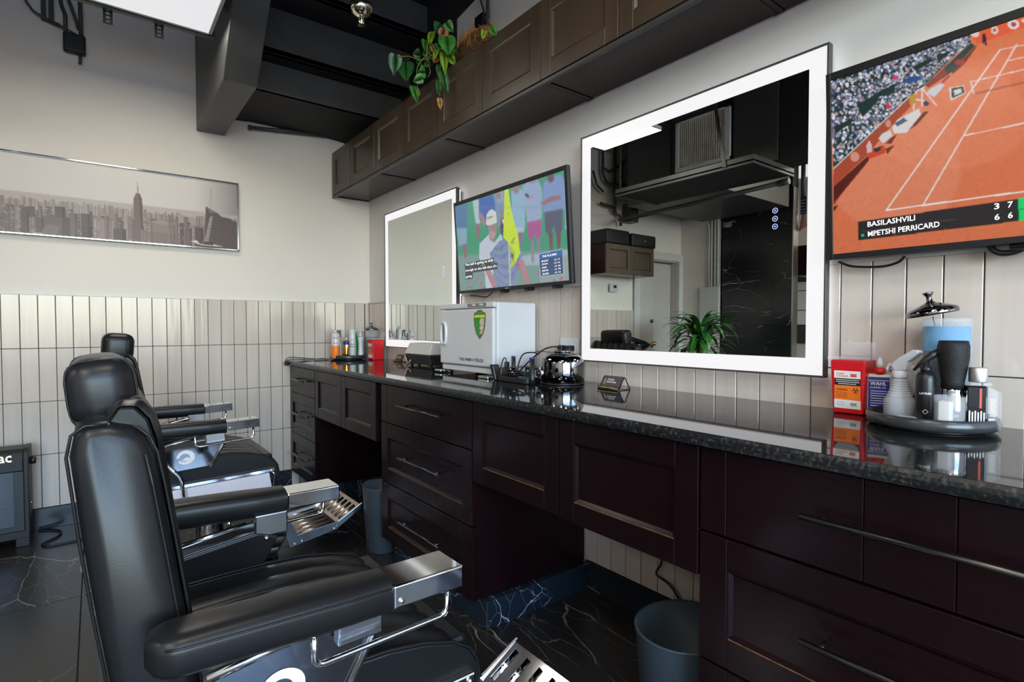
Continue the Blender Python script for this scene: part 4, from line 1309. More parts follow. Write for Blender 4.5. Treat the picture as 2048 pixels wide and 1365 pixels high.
    for s_ in (-1, 1):
        MB().tube([(x + .004, CY + s_ * (HB - .008), z) for x, z in front], .0020, 6).build('back_piping', M_LEATH, t)
        MB().tube([(x - .003, CY + s_ * (HB - .008), z) for x, z in rear], .0020, 6).build('back_piping', M_LEATH, t)
        MB().tube([(x + (.010 if x > cxm else -.010) * -1, CY + s_ * (HB + .0005), z) for x, z in front[1:6]], .0016, 6).build('stitch_line', M_LEATHD, t)
    MB().box(-1.72, -1.60, CY - .20, CY + .20, .50, .585).build('back_hinge', M_BLACKP, t, bevel=.006)
    # foot rest
    zf = .13
    lw = .167
    MB().hexa([(-1.055, CY - lw, .108), (-.842, CY - lw, zf - .008), (-.842, CY + lw, zf - .008), (-1.055, CY + lw, .108), (-1.055, CY - lw, .114), (-.842, CY - lw, zf), (-.842, CY + lw, zf), (-1.055, CY + lw, .114)]).build('calf_plate', M_BRONZE, t, bevel=.001)
    MB().hexa([(-.842, CY - lw, zf - .007), (-.716, CY - lw, .192), (-.716, CY + lw, .192), (-.842, CY + lw, zf - .007), (-.842, CY - lw, zf), (-.716, CY - lw, .199), (-.716, CY + lw, .199), (-.842, CY + lw, zf)]).build('foot_plate', M_CHROME, t, bevel=.001)
    for k in range(6):
        yy = CY - lw + .03 + k * (2 * lw - .06) / 5
        MB().tube([(-1.04, yy, .1155), (-.86, yy, zf - .0005)], .0045, 6).build('tread_rib', M_BRONZE, t)
        MB().tube([(-.825, yy, zf + .0115), (-.735, yy, .1895)], .0075, 8).build('tread_rib', M_CHROME, t)
    for s_ in (-1, 1):
        y = CY + s_ * (lw + .004)
        MB().prism([(-1.075, .070), (-.850, .100), (-.715, .180), (-.708, .206), (-.838, .140), (-1.04, .122), (-1.11, .30), (-1.15, .36), (-1.18, .36), (-1.13, .25)], y - .004, y + .004, axis='y').build('footrest_side_frame', M_CHROME2, t, bevel=.001)
    MB().tube([(-.842, CY - lw - .01, .118), (-.842, CY + lw + .01, .118)], .006, 8).build('hinge_rod', M_CHROME, t)
    for s_ in (-1, 1):
        for bx, bz in ((-.86, .108), (-1.02, .088), (-1.055, .083)):
            MB().sphere((bx, CY + s_ * (lw + .009), bz), .006, 8, 6).build('bolt_head', M_CHROME, t)
    MB().box(-1.20, -1.14, CY - .15, CY + .15, .33, .40).build('footrest_bracket', M_BLACKP, t, bevel=.004)
    # recline lever on the near side
    yl = CY - .275
    MB().tube([(-1.590, yl, .628), (-1.575, yl - .01, .600), (-1.530, yl - .012, .540), (-1.520, yl - .012, .515), (-1.516, yl - .012, .440)], .0075, 10).sphere((-1.516, yl - .012, .436), .011, 10, 8).sphere((-1.590, yl, .632), .013, 10, 8).build('recline_lever', M_CHROME, t)
    return t


def headrest(t, dx, dz, post, rot=0., size=(.086, .29, .108)):
    c = (-1.712 + dx, CY + .0, 1.070 + dz)
    o = rbox('headrest', c, size, .034, M_LEATH, t, seg=5, rot=Euler((0, rot, 0)))
    m = MB()
    for s_ in (-1, 1):
        y = c[1] + s_ * (size[1] / 2 - .020)
        pts = []
        for k in range(25):
            an = 2 * math.pi * k / 24
            ca, sa = math.cos(an), math.sin(an)
            e = 2 / 4.2
            px_ = .94 * size[0] / 2 * math.copysign(abs(ca) ** e, ca); pz_ = .94 * size[2] / 2 * math.copysign(abs(sa) ** e, sa)
            v = Euler((0, rot, 0)).to_matrix() @ Vector((px_, 0, pz_))
            pts.append((c[0] + v.x * 1.01, y, c[2] + v.z * 1.01))
        MB().tube(pts, .0014, 6, caps=False).build('headrest_piping', M_LEATH, t)
    MB().box(c[0] - .02, c[0] + .0, CY - .02, CY + .02, 1.0, 1.04 + dz).build('headrest_post', M_CHROME, t, bevel=.003)
    return o


ch1 = barber_chair('black leather barber chair nearest the camera, chrome-capped armrests in front')
ch2 = copy_tree(ch1)
ch2['label'] = 'black leather barber chair behind the first, white side panel and lever visible'
headrest(ch1, 0.005, -.011, False, rot=-.10, size=(.088, .25, .104))
headrest(ch2, .010, .014, True, rot=.10, size=(.112, .26, .116))
for k in ch2.children:
    if k.name.split('.')[0] == 'headrest_post': pass
    if not any(q in k.name for q in ('pedestal', 'seat_frame')):
        k.rotation_euler = (0, R_(-2.0), 0)
        k.location = Vector((.020, 0, .0))
for k in ch2.children:
    if k.name.startswith('foot_plate') or k.name.startswith('tread_rib'):
        k.material_slots[0].link = 'OBJECT'; k.material_slots[0].material = M_BRONZE
ch2.location = (CX + .08, CY + 1.785, 0)
# emblem wheel and chrome post at the back of the second head rest
MB().box(-1.775, -1.735, CY - .02, CY + .02, 1.045, 1.085).build('headrest_clamp', M_CHROME, ch2, bevel=.004)

# ================================================================== COUNTER ITEMS
ZC_ = ZG + .0004


def tag_root(name, label, cat, x, y, z=ZC_, group=None):
    return thing(name, label, cat, (x, y, z), group)


# --- turntable trays
def tray(label, x, y, r):
    t = tag_root('round_tray', label, 'tray', x, y, ZC_, 'round black trays on the counter')
    MB().lathe([(r * .80, ZC_), (r * .80, ZC_ + .004), (r * .70, ZC_ + .004)], (x, y, 0), 40).build('foot_ring', M_PLASK, t)
    MB().lathe([(r * .84, ZC_ + .0045), (r * .95, ZC_ + .006), (r * .995, ZC_ + .012), (r, ZC_ + .020), (r * .985, ZC_ + .030), (r * .960, ZC_ + .034), (r * .940, ZC_ + .031), (r * .93, ZC_ + .012), (.001, ZC_ + .011)], (x, y, 0), 56).build('rim', mat('tray_grey', (.035, .037, .041), .24, var=.05), t)
    return t


TX, TY = -.135, -3.66
tray('round black tray beside the red sharps box on the right, crowded with bottles', TX, TY, .129)
ZT2 = ZC_ + .0125


# --- sharps containers
def sharps(label, xf, ya, yb, x1, mirror_label=False, open_lid=True):
    t = tag_root('sharps_container', label, 'container', (xf + x1) / 2, (ya + yb) / 2, ZC_, 'red sharps containers')
    z0, z1 = ZC_, ZC_ + .148
    g = .006
    MB().hexa([(xf, yb, z0), (x1, yb, z0), (x1, ya, z0), (xf, ya, z0), (xf - g, yb - g, z1), (x1 + g * .3, yb - g, z1), (x1 + g * .3, ya + g, z1), (xf - g, ya + g, z1)]).build('body', M_RED, t, bevel=.005, bseg=3)
    MB().box(xf - .012, x1 + .004, yb - .012, ya + .012, z1, z1 + .010).build('clear_lid', M_CLEAR, t, bevel=.003)
    if open_lid:
        MB().box(x1 - .006, x1 - .003, yb - .006, ya + .004, z1 + .010, z1 + .048).build('open_flap', M_CLEAR, t, bevel=.001)
        MB().box(x1 - .007, x1 - .002, yb + .012, yb + .018, z1 + .046, z1 + .052).box(x1 - .007, x1 - .002, ya - .018, ya - .012, z1 + .046, z1 + .052).build('flap_tab', M_CLEAR, t)
    # labels on the front face (facing -x), slightly tilted with the wall
    def F(u, v, w=.0006):
        z = z0 + v * (z1 - z0); k = (z - z0) / (z1 - z0)
        y = (ya - (ya - yb) * u)
        return (xf - g * k - w, y, z)
    def q(nm, m_, u0, u1, v0, v1, w=.0006):
        MB().add([F(u0, v0, w), F(u1, v0, w), F(u1, v1, w), F(u0, v1, w)], [(0, 1, 2, 3)]).build(nm, m_, t, recalc=False)
    def tx(w_, m_, u0, u1, v0, v1, nm='lettering'):
        a = Vector(F(u0, v0, .0009)); b = Vector(F(u1, v0, .0009)); c = Vector(F(u0, v1, .0009))
        text(MB(), w_, a, b - a, c - a).build(nm, m_, t, recalc=False)
    q('white_label', M_PAPER, .06, .92, .66, .80); q('dark_label', M_INK, .08, .92, .53, .66); q('orange_label', M_ORANGE, .07, .92, .26, .53); q('white_label', M_PAPER, .06, .93, .10, .26)
    tx('SHARPS', M_INKR, .13, .40, .73, .765); tx('CONTAINER', M_INKR, .13, .53, .685, .72)
    tx('WARNING', M_INK, .12, .50, .43, .47)
    q('print_block', M_INKR, .60, .80, .69, .75, .0009)
    for k in range(3): q('print_line', M_INKW, .12 + .08 * (k == 2), .88 - .1 * (k == 2), .625 - .035 * k, .635 - .035 * k, .0009)
    for k in range(4): q('print_line', M_INK, .11, .50, .395 - .03 * k, .402 - .03 * k, .0009)
    for k in range(3): q('print_line', M_INK, .14, .40, .215 - .03 * k, .219 - .03 * k, .0009)
    for k in range(7): q('barcode_bar', M_INK, .60 + .03 * k, .60 + .03 * k + (.018 if k % 2 else .012), .155, .215, .0009)
    # biohazard symbol: three open rings about a centre
    m = MB()
    cu, cv = .76, .44
    for k in range(3):
        a0 = R_(90 + 120 * k)
        pu, pv = cu + .055 * math.cos(a0), cv + .030 * math.sin(a0)
        n = 14; vs = []; fs = []
        for i in range(n):
            an = a0 + R_(35) + R_(290) * i / (n - 1)
            for r in (1, .62):
                vs.append(F(pu + .06 * r * math.cos(an), pv + .033 * r * math.sin(an), .001))
        for i in range(n - 1): fs.append((2 * i, 2 * i + 1, 2 * i + 3, 2 * i + 2))
        m.add(vs, fs)
    m.build('biohazard_symbol', M_INK, t, recalc=False)
    return t


sharps('red sharps box with orange warning label beside the right tray', -.082, -3.424, -3.500, -.012)
sharps('red sharps box near the far corner, beside the far tray', -.135, -.30, -.385, -.055, open_lid=False)
# open clear flap of the far box leaning up
MB().hexa([(-.050, -.385, ZC_ + .160), (-.047, -.385, ZC_ + .160), (-.047, -.30, ZC_ + .160), (-.050, -.30, ZC_ + .160), (-.020, -.385, ZC_ + .195), (-.017, -.385, ZC_ + .195), (-.017, -.30, ZC_ + .195), (-.020, -.30, ZC_ + .195)]).build('open_flap', M_CLEAR, bpy.data.objects['sharps_container.001'])


def lathe_part(nm, prof, x, y, m_, t, n=28, **k):
    return MB().lathe(prof, (x, y, 0), n, **k).build(nm, m_, t)


CAMXY = Vector((CAM.x, CAM.y, 0))


def face(x, y):
    """unit vectors at a counter point: outwards to the room's viewer side, and to the right of it"""
    d = Vector((-1, -.35, 0)).normalized()
    return d, Vector((-d.y, d.x, 0))


# clipper oil bottle
x, y = -.045, -3.525
t = tag_root('oil_bottle', 'cream clipper oil bottle with blue label and red collar on the right tray', 'bottle', x, y, ZT2)
d, rr = face(x, y)
Mb = Matrix((rr, Vector((0, 0, 1)), d)).transposed().to_4x4(); Mb.translation = Vector((x, y, ZT2))
MB(Mb).box(-.028, .028, 0, .100, -.013, .013).build('body', M_CREAM, t, bevel=.006, bseg=3)
MB(Mb).box(-.025, .022, .004, .092, .0131, .0137).build('blue_label', M_BLUE, t)
text(MB(Mb), 'WAHL', (-.021, .070, .0142), (.036, 0, 0), (0, .010, 0)).build('lettering', M_INKW, t, recalc=False)
text(MB(Mb), 'CLIPPER OIL', (-.021, .062, .0142), (.036, 0, 0), (0, .004, 0)).build('lettering', M_INKW, t, recalc=False)
for k in range(8):
    MB(Mb).box(-.020, .016, .054 - .0065 * k, .0555 - .0065 * k, .0138, .0142).build('print_line', M_INKW, t)
MB(Mb).box(-.025, .022, .0825, .0838, .0138, .0142).build('print_line', M_INKW, t)
lathe_part('red_collar', [(.014, ZT2 + .100), (.014, ZT2 + .110), (.011, ZT2 + .117)], x, y, M_RED, t)
lathe_part('nozzle', [(.009, ZT2 + .117), (.0085, ZT2 + .127), (.005, ZT2 + .140), (.0025, ZT2 + .144)], x, y, M_PLASW, t)

# translucent trigger spray bottle
x, y = -.135, -3.598
t = tag_root('spray_bottle', 'translucent white trigger spray bottle on the right tray', 'bottle', x, y, ZT2)
M_TRL = mat('translucent_plastic', (.62, .66, .72), .25, trans=.35, ior=1.2, var=.03)
M_TRC = mat('translucent_trigger', (.74, .74, .80), .25, trans=.15, ior=1.2)
pr = [(.031, ZT2), (.033, ZT2 + .003), (.033, ZT2 + .040), (.0325, ZT2 + .046), (.026, ZT2 + .057), (.0215, ZT2 + .068), (.0185, ZT2 + .078), (.016, ZT2 + .092), (.014, ZT2 + .100)]
lathe_part('bottle_body', pr, x, y, M_TRL, t, 36)
for k in range(7):
    zz = ZT2 + .058 + k * .006; rad = np.interp(zz, [q[1] for q in pr], [q[0] for q in pr])
    lathe_part('grip_ring', [(rad, zz - .0012), (rad + .0016, zz), (rad, zz + .0012)], x, y, M_TRC, t, 28)
lathe_part('neck_collar', [(.0155, ZT2 + .100), (.0165, ZT2 + .103), (.0165, ZT2 + .117), (.0145, ZT2 + .119)], x, y, M_TRC, t)
Mx = Matrix((Vector((.30, .95, 0)).normalized(), Vector((-.95, .30, 0)).normalized(), Vector((0, 0, 1)))).transposed().to_4x4(); Mx.translation = Vector((x, y, 0))
Z0 = ZT2 + .119
MB(Mx).prism([(-.018, Z0), (.010, Z0), (.018, Z0 + .012), (.012, Z0 + .020), (-.004, Z0 + .034), (-.034, Z0 + .052), (-.046, Z0 + .052), (-.050, Z0 + .046), (-.040, Z0 + .036), (-.024, Z0 + .022)], -.010, .010, axis='y').build('trigger_head', M_TRC, t, bevel=.003)
MB(Mx).prism([(.010, Z0 + .018), (.026, Z0 + .016), (.032, Z0 + .004), (.030, Z0 - .006), (.024, Z0 + .006), (.014, Z0 + .008)], -.006, .006, axis='y').build('trigger', M_TRC, t, bevel=.002)

# white fluted bottle cap at the back of the tray
x, y = -.048, -3.590
t = tag_root('fluted_cap_bottle', 'white bottle with a wide fluted cap behind the spray bottle', 'bottle', x, y, ZT2)
lathe_part('body', [(.024, ZT2), (.026, ZT2 + .004), (.026, ZT2 + .045), (.020, ZT2 + .052)], x, y, M_BLUE, t)
m = MB()
for k in range(28):
    an = 2 * math.pi * k / 28
    m.box(x + .027 * math.cos(an) - .0018, x + .027 * math.cos(an) + .0018, y + .027 * math.sin(an) - .0018, y + .027 * math.sin(an) + .0018, ZT2 + .053, ZT2 + .118)
tag(m.build('cap_flutes', M_PLASW, t), kind='stuff')
lathe_part('cap', [(.027, ZT2 + .052), (.028, ZT2 + .056), (.028, ZT2 + .118), (.024, ZT2 + .126), (.010, ZT2 + .128)], x, y, M_PLASW, t)

# black bottle with pump
x, y = -.176, -3.662
t = tag_root('black_bottle', 'slim black bottle with a black pump spout on the right tray', 'bottle', x, y, ZT2)
lathe_part('body', [(.0190, ZT2), (.0200, ZT2 + .003), (.0200, ZT2 + .100), (.019, ZT2 + .112), (.015, ZT2 + .119), (.009, ZT2 + .121)], x, y, M_PLASK, t, 36)
lathe_part('pump_neck', [(.011, ZT2 + .121), (.011, ZT2 + .133), (.006, ZT2 + .135), (.006, ZT2 + .150)], x, y, M_PLASK, t)
MB().tube([(x + .008, y - .022, ZT2 + .172), (x + .002, y - .010, ZT2 + .160), (x - .004, y + .006, ZT2 + .145), (x - .008, y + .022, ZT2 + .124)], [.006, .009, .006, .003], 10).build('pump_spout', M_PLASK, t)
def onc(x, y, r, a, z): return Vector((x + r * math.cos(a), y + r * math.sin(a), z))
A0 = math.atan2(-.42, -1.58)
def curved_text(w, x, y, r, z, h, wid, m_, t):
    co, fs, mn, mx = TEXTS[w]; vs = []
    for p in co:
        a = (p[0] - mn[0]) / (mx[0] - mn[0]) - .5; b = (p[1] - mn[1]) / (mx[1] - mn[1])
        vs.append(onc(x, y, r, A0 + a * wid / r, z + b * h))
    MB().add(vs, fs).build('lettering', m_, t, recalc=False)
curved_text('LAYRER', x, y, .0205, ZT2 + .070, .0045, .024, M_INKW, t)
m = MB(); vs = []
for r_ in (.006, .0048):
    for k in range(4):
        vs.append(onc(x, y, .0204, A0 + (r_ * math.cos(k * math.pi / 2)) / .0204, ZT2 + .030 + r_ * math.sin(k * math.pi / 2)))
m.add(vs, [(k, (k + 1) % 4, 4 + (k + 1) % 4, 4 + k) for k in range(4)]).build('diamond_emblem', M_INKW, t, recalc=False)

# white soap-like wedge at the tray's front
x, y = -.205, -3.628
t = MB().hexa([(x - .02, y - .028, ZT2), (x + .03, y - .028, ZT2), (x + .03, y + .02, ZT2), (x - .02, y + .02, ZT2), (x - .012, y - .018, ZT2 + .014), (x + .028, y - .024, ZT2 + .014), (x + .028, y + .018, ZT2 + .014), (x - .012, y + .018, ZT2 + .014)]).build('white_block', M_PLASW, bevel=.002)
tag(t, 'small white wedge-shaped block lying on the right tray', 'block')

# disinfectant jar with a tilted chrome lid
def jar(label, x, y, z, r, h, liq, lid_tilt, liqmat):
    t = thing('disinfectant_jar', label, 'jar', (x, y, z), 'disinfectant jars of blue liquid')
    MB().lathe([(r * .96, z), (r, z + .004), (r, z + h - .012), (r * 1.03, z + h - .010), (r * 1.03, z + h), (r * .95, z + h), (r * .95, z + .006), (.001, z + .006)], (x, y, 0), 48).build('glass', M_CLEAR, t)
    MB().lathe([(r * .93, z + .008), (r * .93, z + liq), (.001, z + liq)], (x, y, 0), 40).build('liquid', liqmat, t)
    L_ = MB(Matrix.Translation((x, y, z + h + .003)) @ lid_tilt)
    L_.lathe([(r * 1.06, -.004), (r * 1.08, 0), (r * 1.06, .008), (r * .95, .012), (r * .55, .020), (r * .25, .026), (r * .13, .030), (r * .12, .042), (r * .22, .049), (r * .24, .052), (r * .05, .053)], (0, 0, 0), 40)
    L_.build('chrome_lid', M_KET, t)
    MB(Matrix.Translation((x, y, z + h)) @ lid_tilt).tube([(0, 0, -.005), (r * .1, 0, -h * .75)], .0012, 6).build('lifting_rod', M_CHROME, t)
    return t


x, y = -.066, -3.673
jar('tall disinfectant jar of blue liquid with tilted chrome lid, right tray', x, y, ZT2, .0495, .247, .228, Matrix.Translation((-.014, .026, .010)) @ Matrix.Rotation(R_(-11), 4, Vector((.92, .38, 0))), M_LIQ)
t = bpy.data.objects['disinfectant_jar']
lathe_part('dark_lower_liquid', [(.0462, ZT2 + .009), (.0462, ZT2 + .168), (.001, ZT2 + .168)], x, y, M_LIQD, t, 36)
for k, (dx, dy, hh) in enumerate(((-.02, .01, .17), (-.01, -.02, .16), (.01, .015, .15))):
    MB().box(x + dx - .004 - .02, x + dx + .004 - .02, y + dy - .004, y + dy + .004, ZT2 + .01, ZT2 + hh).build('comb', M_PLASK, t)

# clear cup with the neck duster brush
x, y = -.213, -3.716
t = tag_root('clear_cup', 'short clear cup in front of the blue jar on the right tray', 'cup', x, y, ZT2)
MB().lathe([(.026, ZT2), (.0275, ZT2 + .002), (.0285, ZT2 + .073), (.027, ZT2 + .073), (.0262, ZT2 + .004), (.001, ZT2 + .004)], (x, y, 0), 36).build('wall', M_CLEAR, t)
lathe_part('water', [(.025, ZT2 + .0045), (.0252, ZT2 + .012), (.001, ZT2 + .012)], x, y, M_LIQ, t)
MB().box(x - .020, x + .004, y - .006, y + .016, ZT2 + .016, ZT2 + .062).build('white_insert', M_PAPER, t, bevel=.002)
x, y = -.158, -3.708
t = tag_root('neck_brush', 'black neck duster brush with chrome grip standing behind the cup', 'brush', x, y, ZT2)
lathe_part('bristles', [(.027, ZT2 + .195), (.0300, ZT2 + .182), (.0295, ZT2 + .155), (.0255, ZT2 + .125), (.0215, ZT2 + .100), (.0225, ZT2 + .085)], x, y, mat('black_bristle', (.006, .006, .007), .6, bump=.6, bscale=400), t, 30)
lathe_part('ferrule', [(.0225, ZT2 + .0848), (.021, ZT2 + .080), (.0225, ZT2 + .070), (.024, ZT2 + .045), (.022, ZT2 + .004), (.018, ZT2)], x, y, M_CHROME, t, 30)
# cologne bottle with a silver cap
x, y = -.150, -3.756
t = tag_root('cologne_bottle', 'clear and dark bottle with a brushed silver cap, right side of tray', 'bottle', x, y, ZT2)
d = Vector((-.93, -.36, 0)).normalized(); rr = Vector((-d.y, d.x, 0)) * -1
rr = Vector((.36 * -1, .93 * -1 * -1, 0)).normalized() * -1
Mb = Matrix((rr, Vector((0, 0, 1)), d)).transposed().to_4x4(); Mb.translation = Vector((x, y, ZT2))
MB(Mb).box(-.026, .010, .0, .095, -.014, .014).build('dark_face', M_GLASSB, t, bevel=.003)
MB(Mb).hexa([(.0101, 0, -.014), (.034, 0, -.014), (.034, 0, .014), (.0101, 0, .014), (.0101, .095, -.014), (.034, .082, -.014), (.034, .082, .014), (.0101, .095, .014)]).build('clear_side', M_CLEAR, t, bevel=.002)
MB(Mb).box(-.018, .018, .0955, .103, -.010, .010).build('clear_shoulder', M_CLEAR, t)
Mc = Matrix.Translation((x, y, 0))
lathe_part('silver_cap', [(.0165, ZT2 + .1035), (.0170, ZT2 + .105), (.0170, ZT2 + .134), (.0160, ZT2 + .136)], x - .004, y + .004, mat('satin_silver', (.72, .73, .75), .38, metal=1.), t, 30)
MB(Mb).box(-.004, .000, .046, .090, .0142, .0146).build('red_bar', M_INKR, t)
for k in range(6): MB(Mb).box(-.022 + .005 * k, -.0195 + .005 * k, .008, .040 - .003 * (k % 2), .0142, .0146).build('print_line', M_INKW, t)
for k in range(8): MB(Mb).box(.014, .024, .030 + .005 * k, .032 + .005 * k, .0142, .0146).build('print_line', M_INKW, t)
MB(Mb).box(.012, .023, .004, .024, .0142, .0146).build('white_label', M_PAPER, t)

# --- far tray and its bottles
tray('round black tray in the far corner holding spray cans', -.235, -.165, .128)
def can(nm, label, x, y, r, h, mb_, parts, nz=M_PLASW, grp=None):
    t = tag_root(nm, label, 'can', x, y, ZT2, grp)
    z = ZT2
    lathe_part('body', [(r * .94, z), (r, z + .003), (r, z + h - .018), (r * .82, z + h - .006), (r * .5, z + h)], x, y, mb_, t)
    lathe_part('nozzle', [(r * .38, z + h), (r * .38, z + h + .014), (r * .25, z + h + .018)], x, y, nz, t)
    for pn, z0, z1, m_ in parts:
        lathe_part(pn, [(r * 1.004, z + z0), (r * 1.012, z + z0 + .0005), (r * 1.012, z + z1 - .0005), (r * 1.004, z + z1)], x, y, m_, t)
    return t
tt1 = can('spray_can', 'orange and white disinfectant spray can on the far tray', -.338, -.195, .030, .185, M_PLASW, [('orange_band', .002, .090, M_ORANGE)])
m = MB(); curved = []
can('spray_can', 'gold spray can with a blue band on the far tray', -.274, -.235, .020, .130, M_GOLD, [('blue_band', .098, .124, M_BLUE)])
tw = can('spray_can', 'tall white spray can with black round mark on the far tray', -.225, -.225, .0235, .215, M_PLASW, [('text_band', .080, .084, M_INK)], nz=M_PLASW)
tg = tag_root('green_bottle', 'green bottle behind the tall white can on the far tray', 'bottle', -.178, -.165, ZT2)
lathe_part('body', [(.019, ZT2), (.020, ZT2 + .004), (.020, ZT2 + .150), (.010, ZT2 + .165), (.010, ZT2 + .185)], -.178, -.165, M_GREEN, tg)
lathe_part('cap', [(.011, ZT2 + .1855), (.011, ZT2 + .20), (.006, ZT2 + .204)], -.178, -.165, M_PLASW, tg)
x, y = -.158, -.215
t = tag_root('pump_bottle', 'white pump bottle at the right of the far tray', 'bottle', x, y, ZT2)
lathe_part('body', [(.022, ZT2), (.0225, ZT2 + .005), (.019, ZT2 + .04), (.016, ZT2 + .09), (.020, ZT2 + .13), (.022, ZT2 + .142), (.020, ZT2 + .150), (.010, ZT2 + .153)], x, y, M_PLASW, t)
lathe_part('pump', [(.012, ZT2 + .1535), (.012, ZT2 + .175), (.005, ZT2 + .178), (.005, ZT2 + .200)], x, y, M_PLASW, t)
MB().tube([(x - .016, y, ZT2 + .202), (x + .012, y - .006, ZT2 + .204), (x + .026, y - .012, ZT2 + .200)], .0045, 8).build('spout', M_PLASW, t)
x, y = -.290, -.140
t = tag_root('trigger_bottle', 'dark bottle with black trigger sprayer behind the gold can', 'bottle', x, y, ZT2)
lathe_part('body', [(.020, ZT2), (.022, ZT2 + .004), (.020, ZT2 + .10), (.010, ZT2 + .13), (.010, ZT2 + .15)], x, y, M_CREAM, t)
MB().prism([(x - .008, ZT2 + .15), (x + .008, ZT2 + .15), (x + .010, ZT2 + .20), (x - .030, ZT2 + .205), (x - .034, ZT2 + .195), (x - .012, ZT2 + .185)], y - .008, y + .008, axis='y').build('trigger_head', M_PLASK, t, bevel=.002)
MB().tube([(x - .022, y, ZT2 + .19), (x - .028, y, ZT2 + .16), (x - .040, y, ZT2 + .14)], .004, 6).build('trigger', M_PLASK, t)
for (w_, ob, xx, yy, rr_, zz, h_, wd, m_) in (('CLIPPERCIDE', tt1, -.338, -.195, .0306, .140, .014, .045, M_INKR), ('SPRAY', tt1, -.338, -.195, .0306, .105, .010, .034, M_BLUE), ('27', tw, -.225, -.225, .0241, .128, .013, .016, M_INK), ('SPRAY', tw, -.225, -.225, .0241, .095, .010, .034, M_INK)):
    A0 = math.atan2(-3.9, -1.4)
    curved_text(w_, xx, yy, rr_, ZT2 + zz, h_, wd, m_, ob)
jar('disinfectant jar of dark blue liquid in the far corner behind the red box', -.060, -.185, ZC_, .048, .215, .165, Matrix.Identity(4), M_LIQD)

# --- card holders
def card_holder(label, x, y, ang):
    t = tag_root('card_holder', label, 'card holder', x, y, ZC_, 'black mesh business card holders')
    # local: u along the cards, w towards the room
    U = Vector((math.sin(ang), -math.cos(ang), 0)); Wd = Vector((-math.cos(ang), -math.sin(ang), 0))
    M = Matrix((U, Vector((0, 0, 1)), Wd)).transposed().to_4x4(); M.translation = Vector((x, y, ZC_))
    for s_ in (-.050, .050):
        MB(M).tube([(s_, .002, .028), (s_, .046, .0), (s_, .048, -.004), (s_, .002, -.034)], .0022, 8).tube([(s_, .002, .028), (s_, .002, -.034)], .002, 8).build('side_wire', M_PLASK, t)
    MB(M).add([(-.046, .006, .0275), (.046, .006, .0275), (.046, .050, .0005), (-.046, .050, .0005), (-.046, .004, .0225), (.046, .004, .0225), (.046, .048, -.004), (-.046, .048, -.004)],
              [(0, 1, 2, 3), (7, 6, 5, 4), (0, 4, 5, 1), (3, 2, 6, 7), (1, 5, 6, 2), (0, 3, 7, 4)]).build('card_stack', mat('card_dark', (.030, .026, .024), .4, var=.1), t)
    MB(M).tube([(-.050, .001, .034), (.050, .001, .034), (.050, .012, .035), (-.050, .012, .035), (-.050, .001, .034)], .0018, 8).build('front_wire', M_PLASK, t)
    mesh = MB(M)
    for k in range(22): mesh.tube([(-.048 + k * .0046, .002, .034), (-.046 + k * .0046, .011, .0346)], .0005, 4)
    tag(mesh.build('wire_mesh', M_GOLD, t), kind='stuff')
    def q(a, b): return Vector((a, .006 + .044 * b, .0279 - .027 * b))
    text(MB(M), 'Sunrise', q(-.020, .62), Vector((.030, 0, 0)), q(0, .80) - q(0, .62)).build('lettering', M_INKW, t, recalc=False)
    text(MB(M), 'Barbershop', q(-.022, .38), Vector((.045, 0, 0)), q(0, .58) - q(0, .38)).build('lettering', M_INKW, t, recalc=False)
    m = MB(M)
    m.tube([q(-.036, .72), q(-.036, .38), q(-.033, .30), q(-.030, .38), q(-.030, .72), q(-.036, .72)], .0004, 4)
    m.build('razor_emblem', M_INKW, t)
    return t
card_holder('black wire business card holder left of the right lit mirror base', -.135, -2.665, R_(0))
card_holder('black wire business card holder beside the grey-lidded warmer, far end', -.050, -.665, R_(0))

# --- grey-lidded wax warmer box
x0, x1, ya, yb = -.170, -.046, -.955, -1.275
t = tag_root('warmer_box', 'black tabletop warmer with a pale grey lid beside the white steriliser', 'appliance', -.10, -1.1)
MB().hexa([(x0 + .012, yb, ZC_ + .012), (x1, yb, ZC_ + .012), (x1, ya - .02, ZC_ + .012), (x0 + .012, ya - .02, ZC_ + .012), (x0, yb, ZC_ + .070), (x1, yb, ZC_ + .070), (x1, ya, ZC_ + .070), (x0, ya, ZC_ + .070)]).build('base', M_PLASK, t, bevel=.004)
MB().hexa([(x0 - .002, yb, ZC_ + .071), (x1, yb, ZC_ + .071), (x1, ya + .004, ZC_ + .071), (x0 - .002, ya + .004, ZC_ + .071), (x0 + .02, yb, ZC_ + .140), (x1, yb, ZC_ + .140), (x1, ya - .03, ZC_ + .140), (x0 + .02, ya - .03, ZC_ + .140)]).build('lid', M_TRIMW, t, bevel=.008, bseg=3)
for yy in (ya - .05, ya - .14, yb + .03):
    MB().box(x0 + .02, x0 + .035, yy - .008, yy + .008, ZC_, ZC_ + .013).build('foot', M_PLASK, t)
MB().tube([(x0 - .004, ya - .01, ZC_ + .064), (x0 - .006, ya - .03, ZC_ + .045), (x0 - .004, ya - .045, ZC_ + .018), (x0 - .004, ya - .075, ZC_ + .022), (x0 - .004, ya - .09, ZC_ + .035)], .003, 6).build('latch_wire', M_CREAM, t)

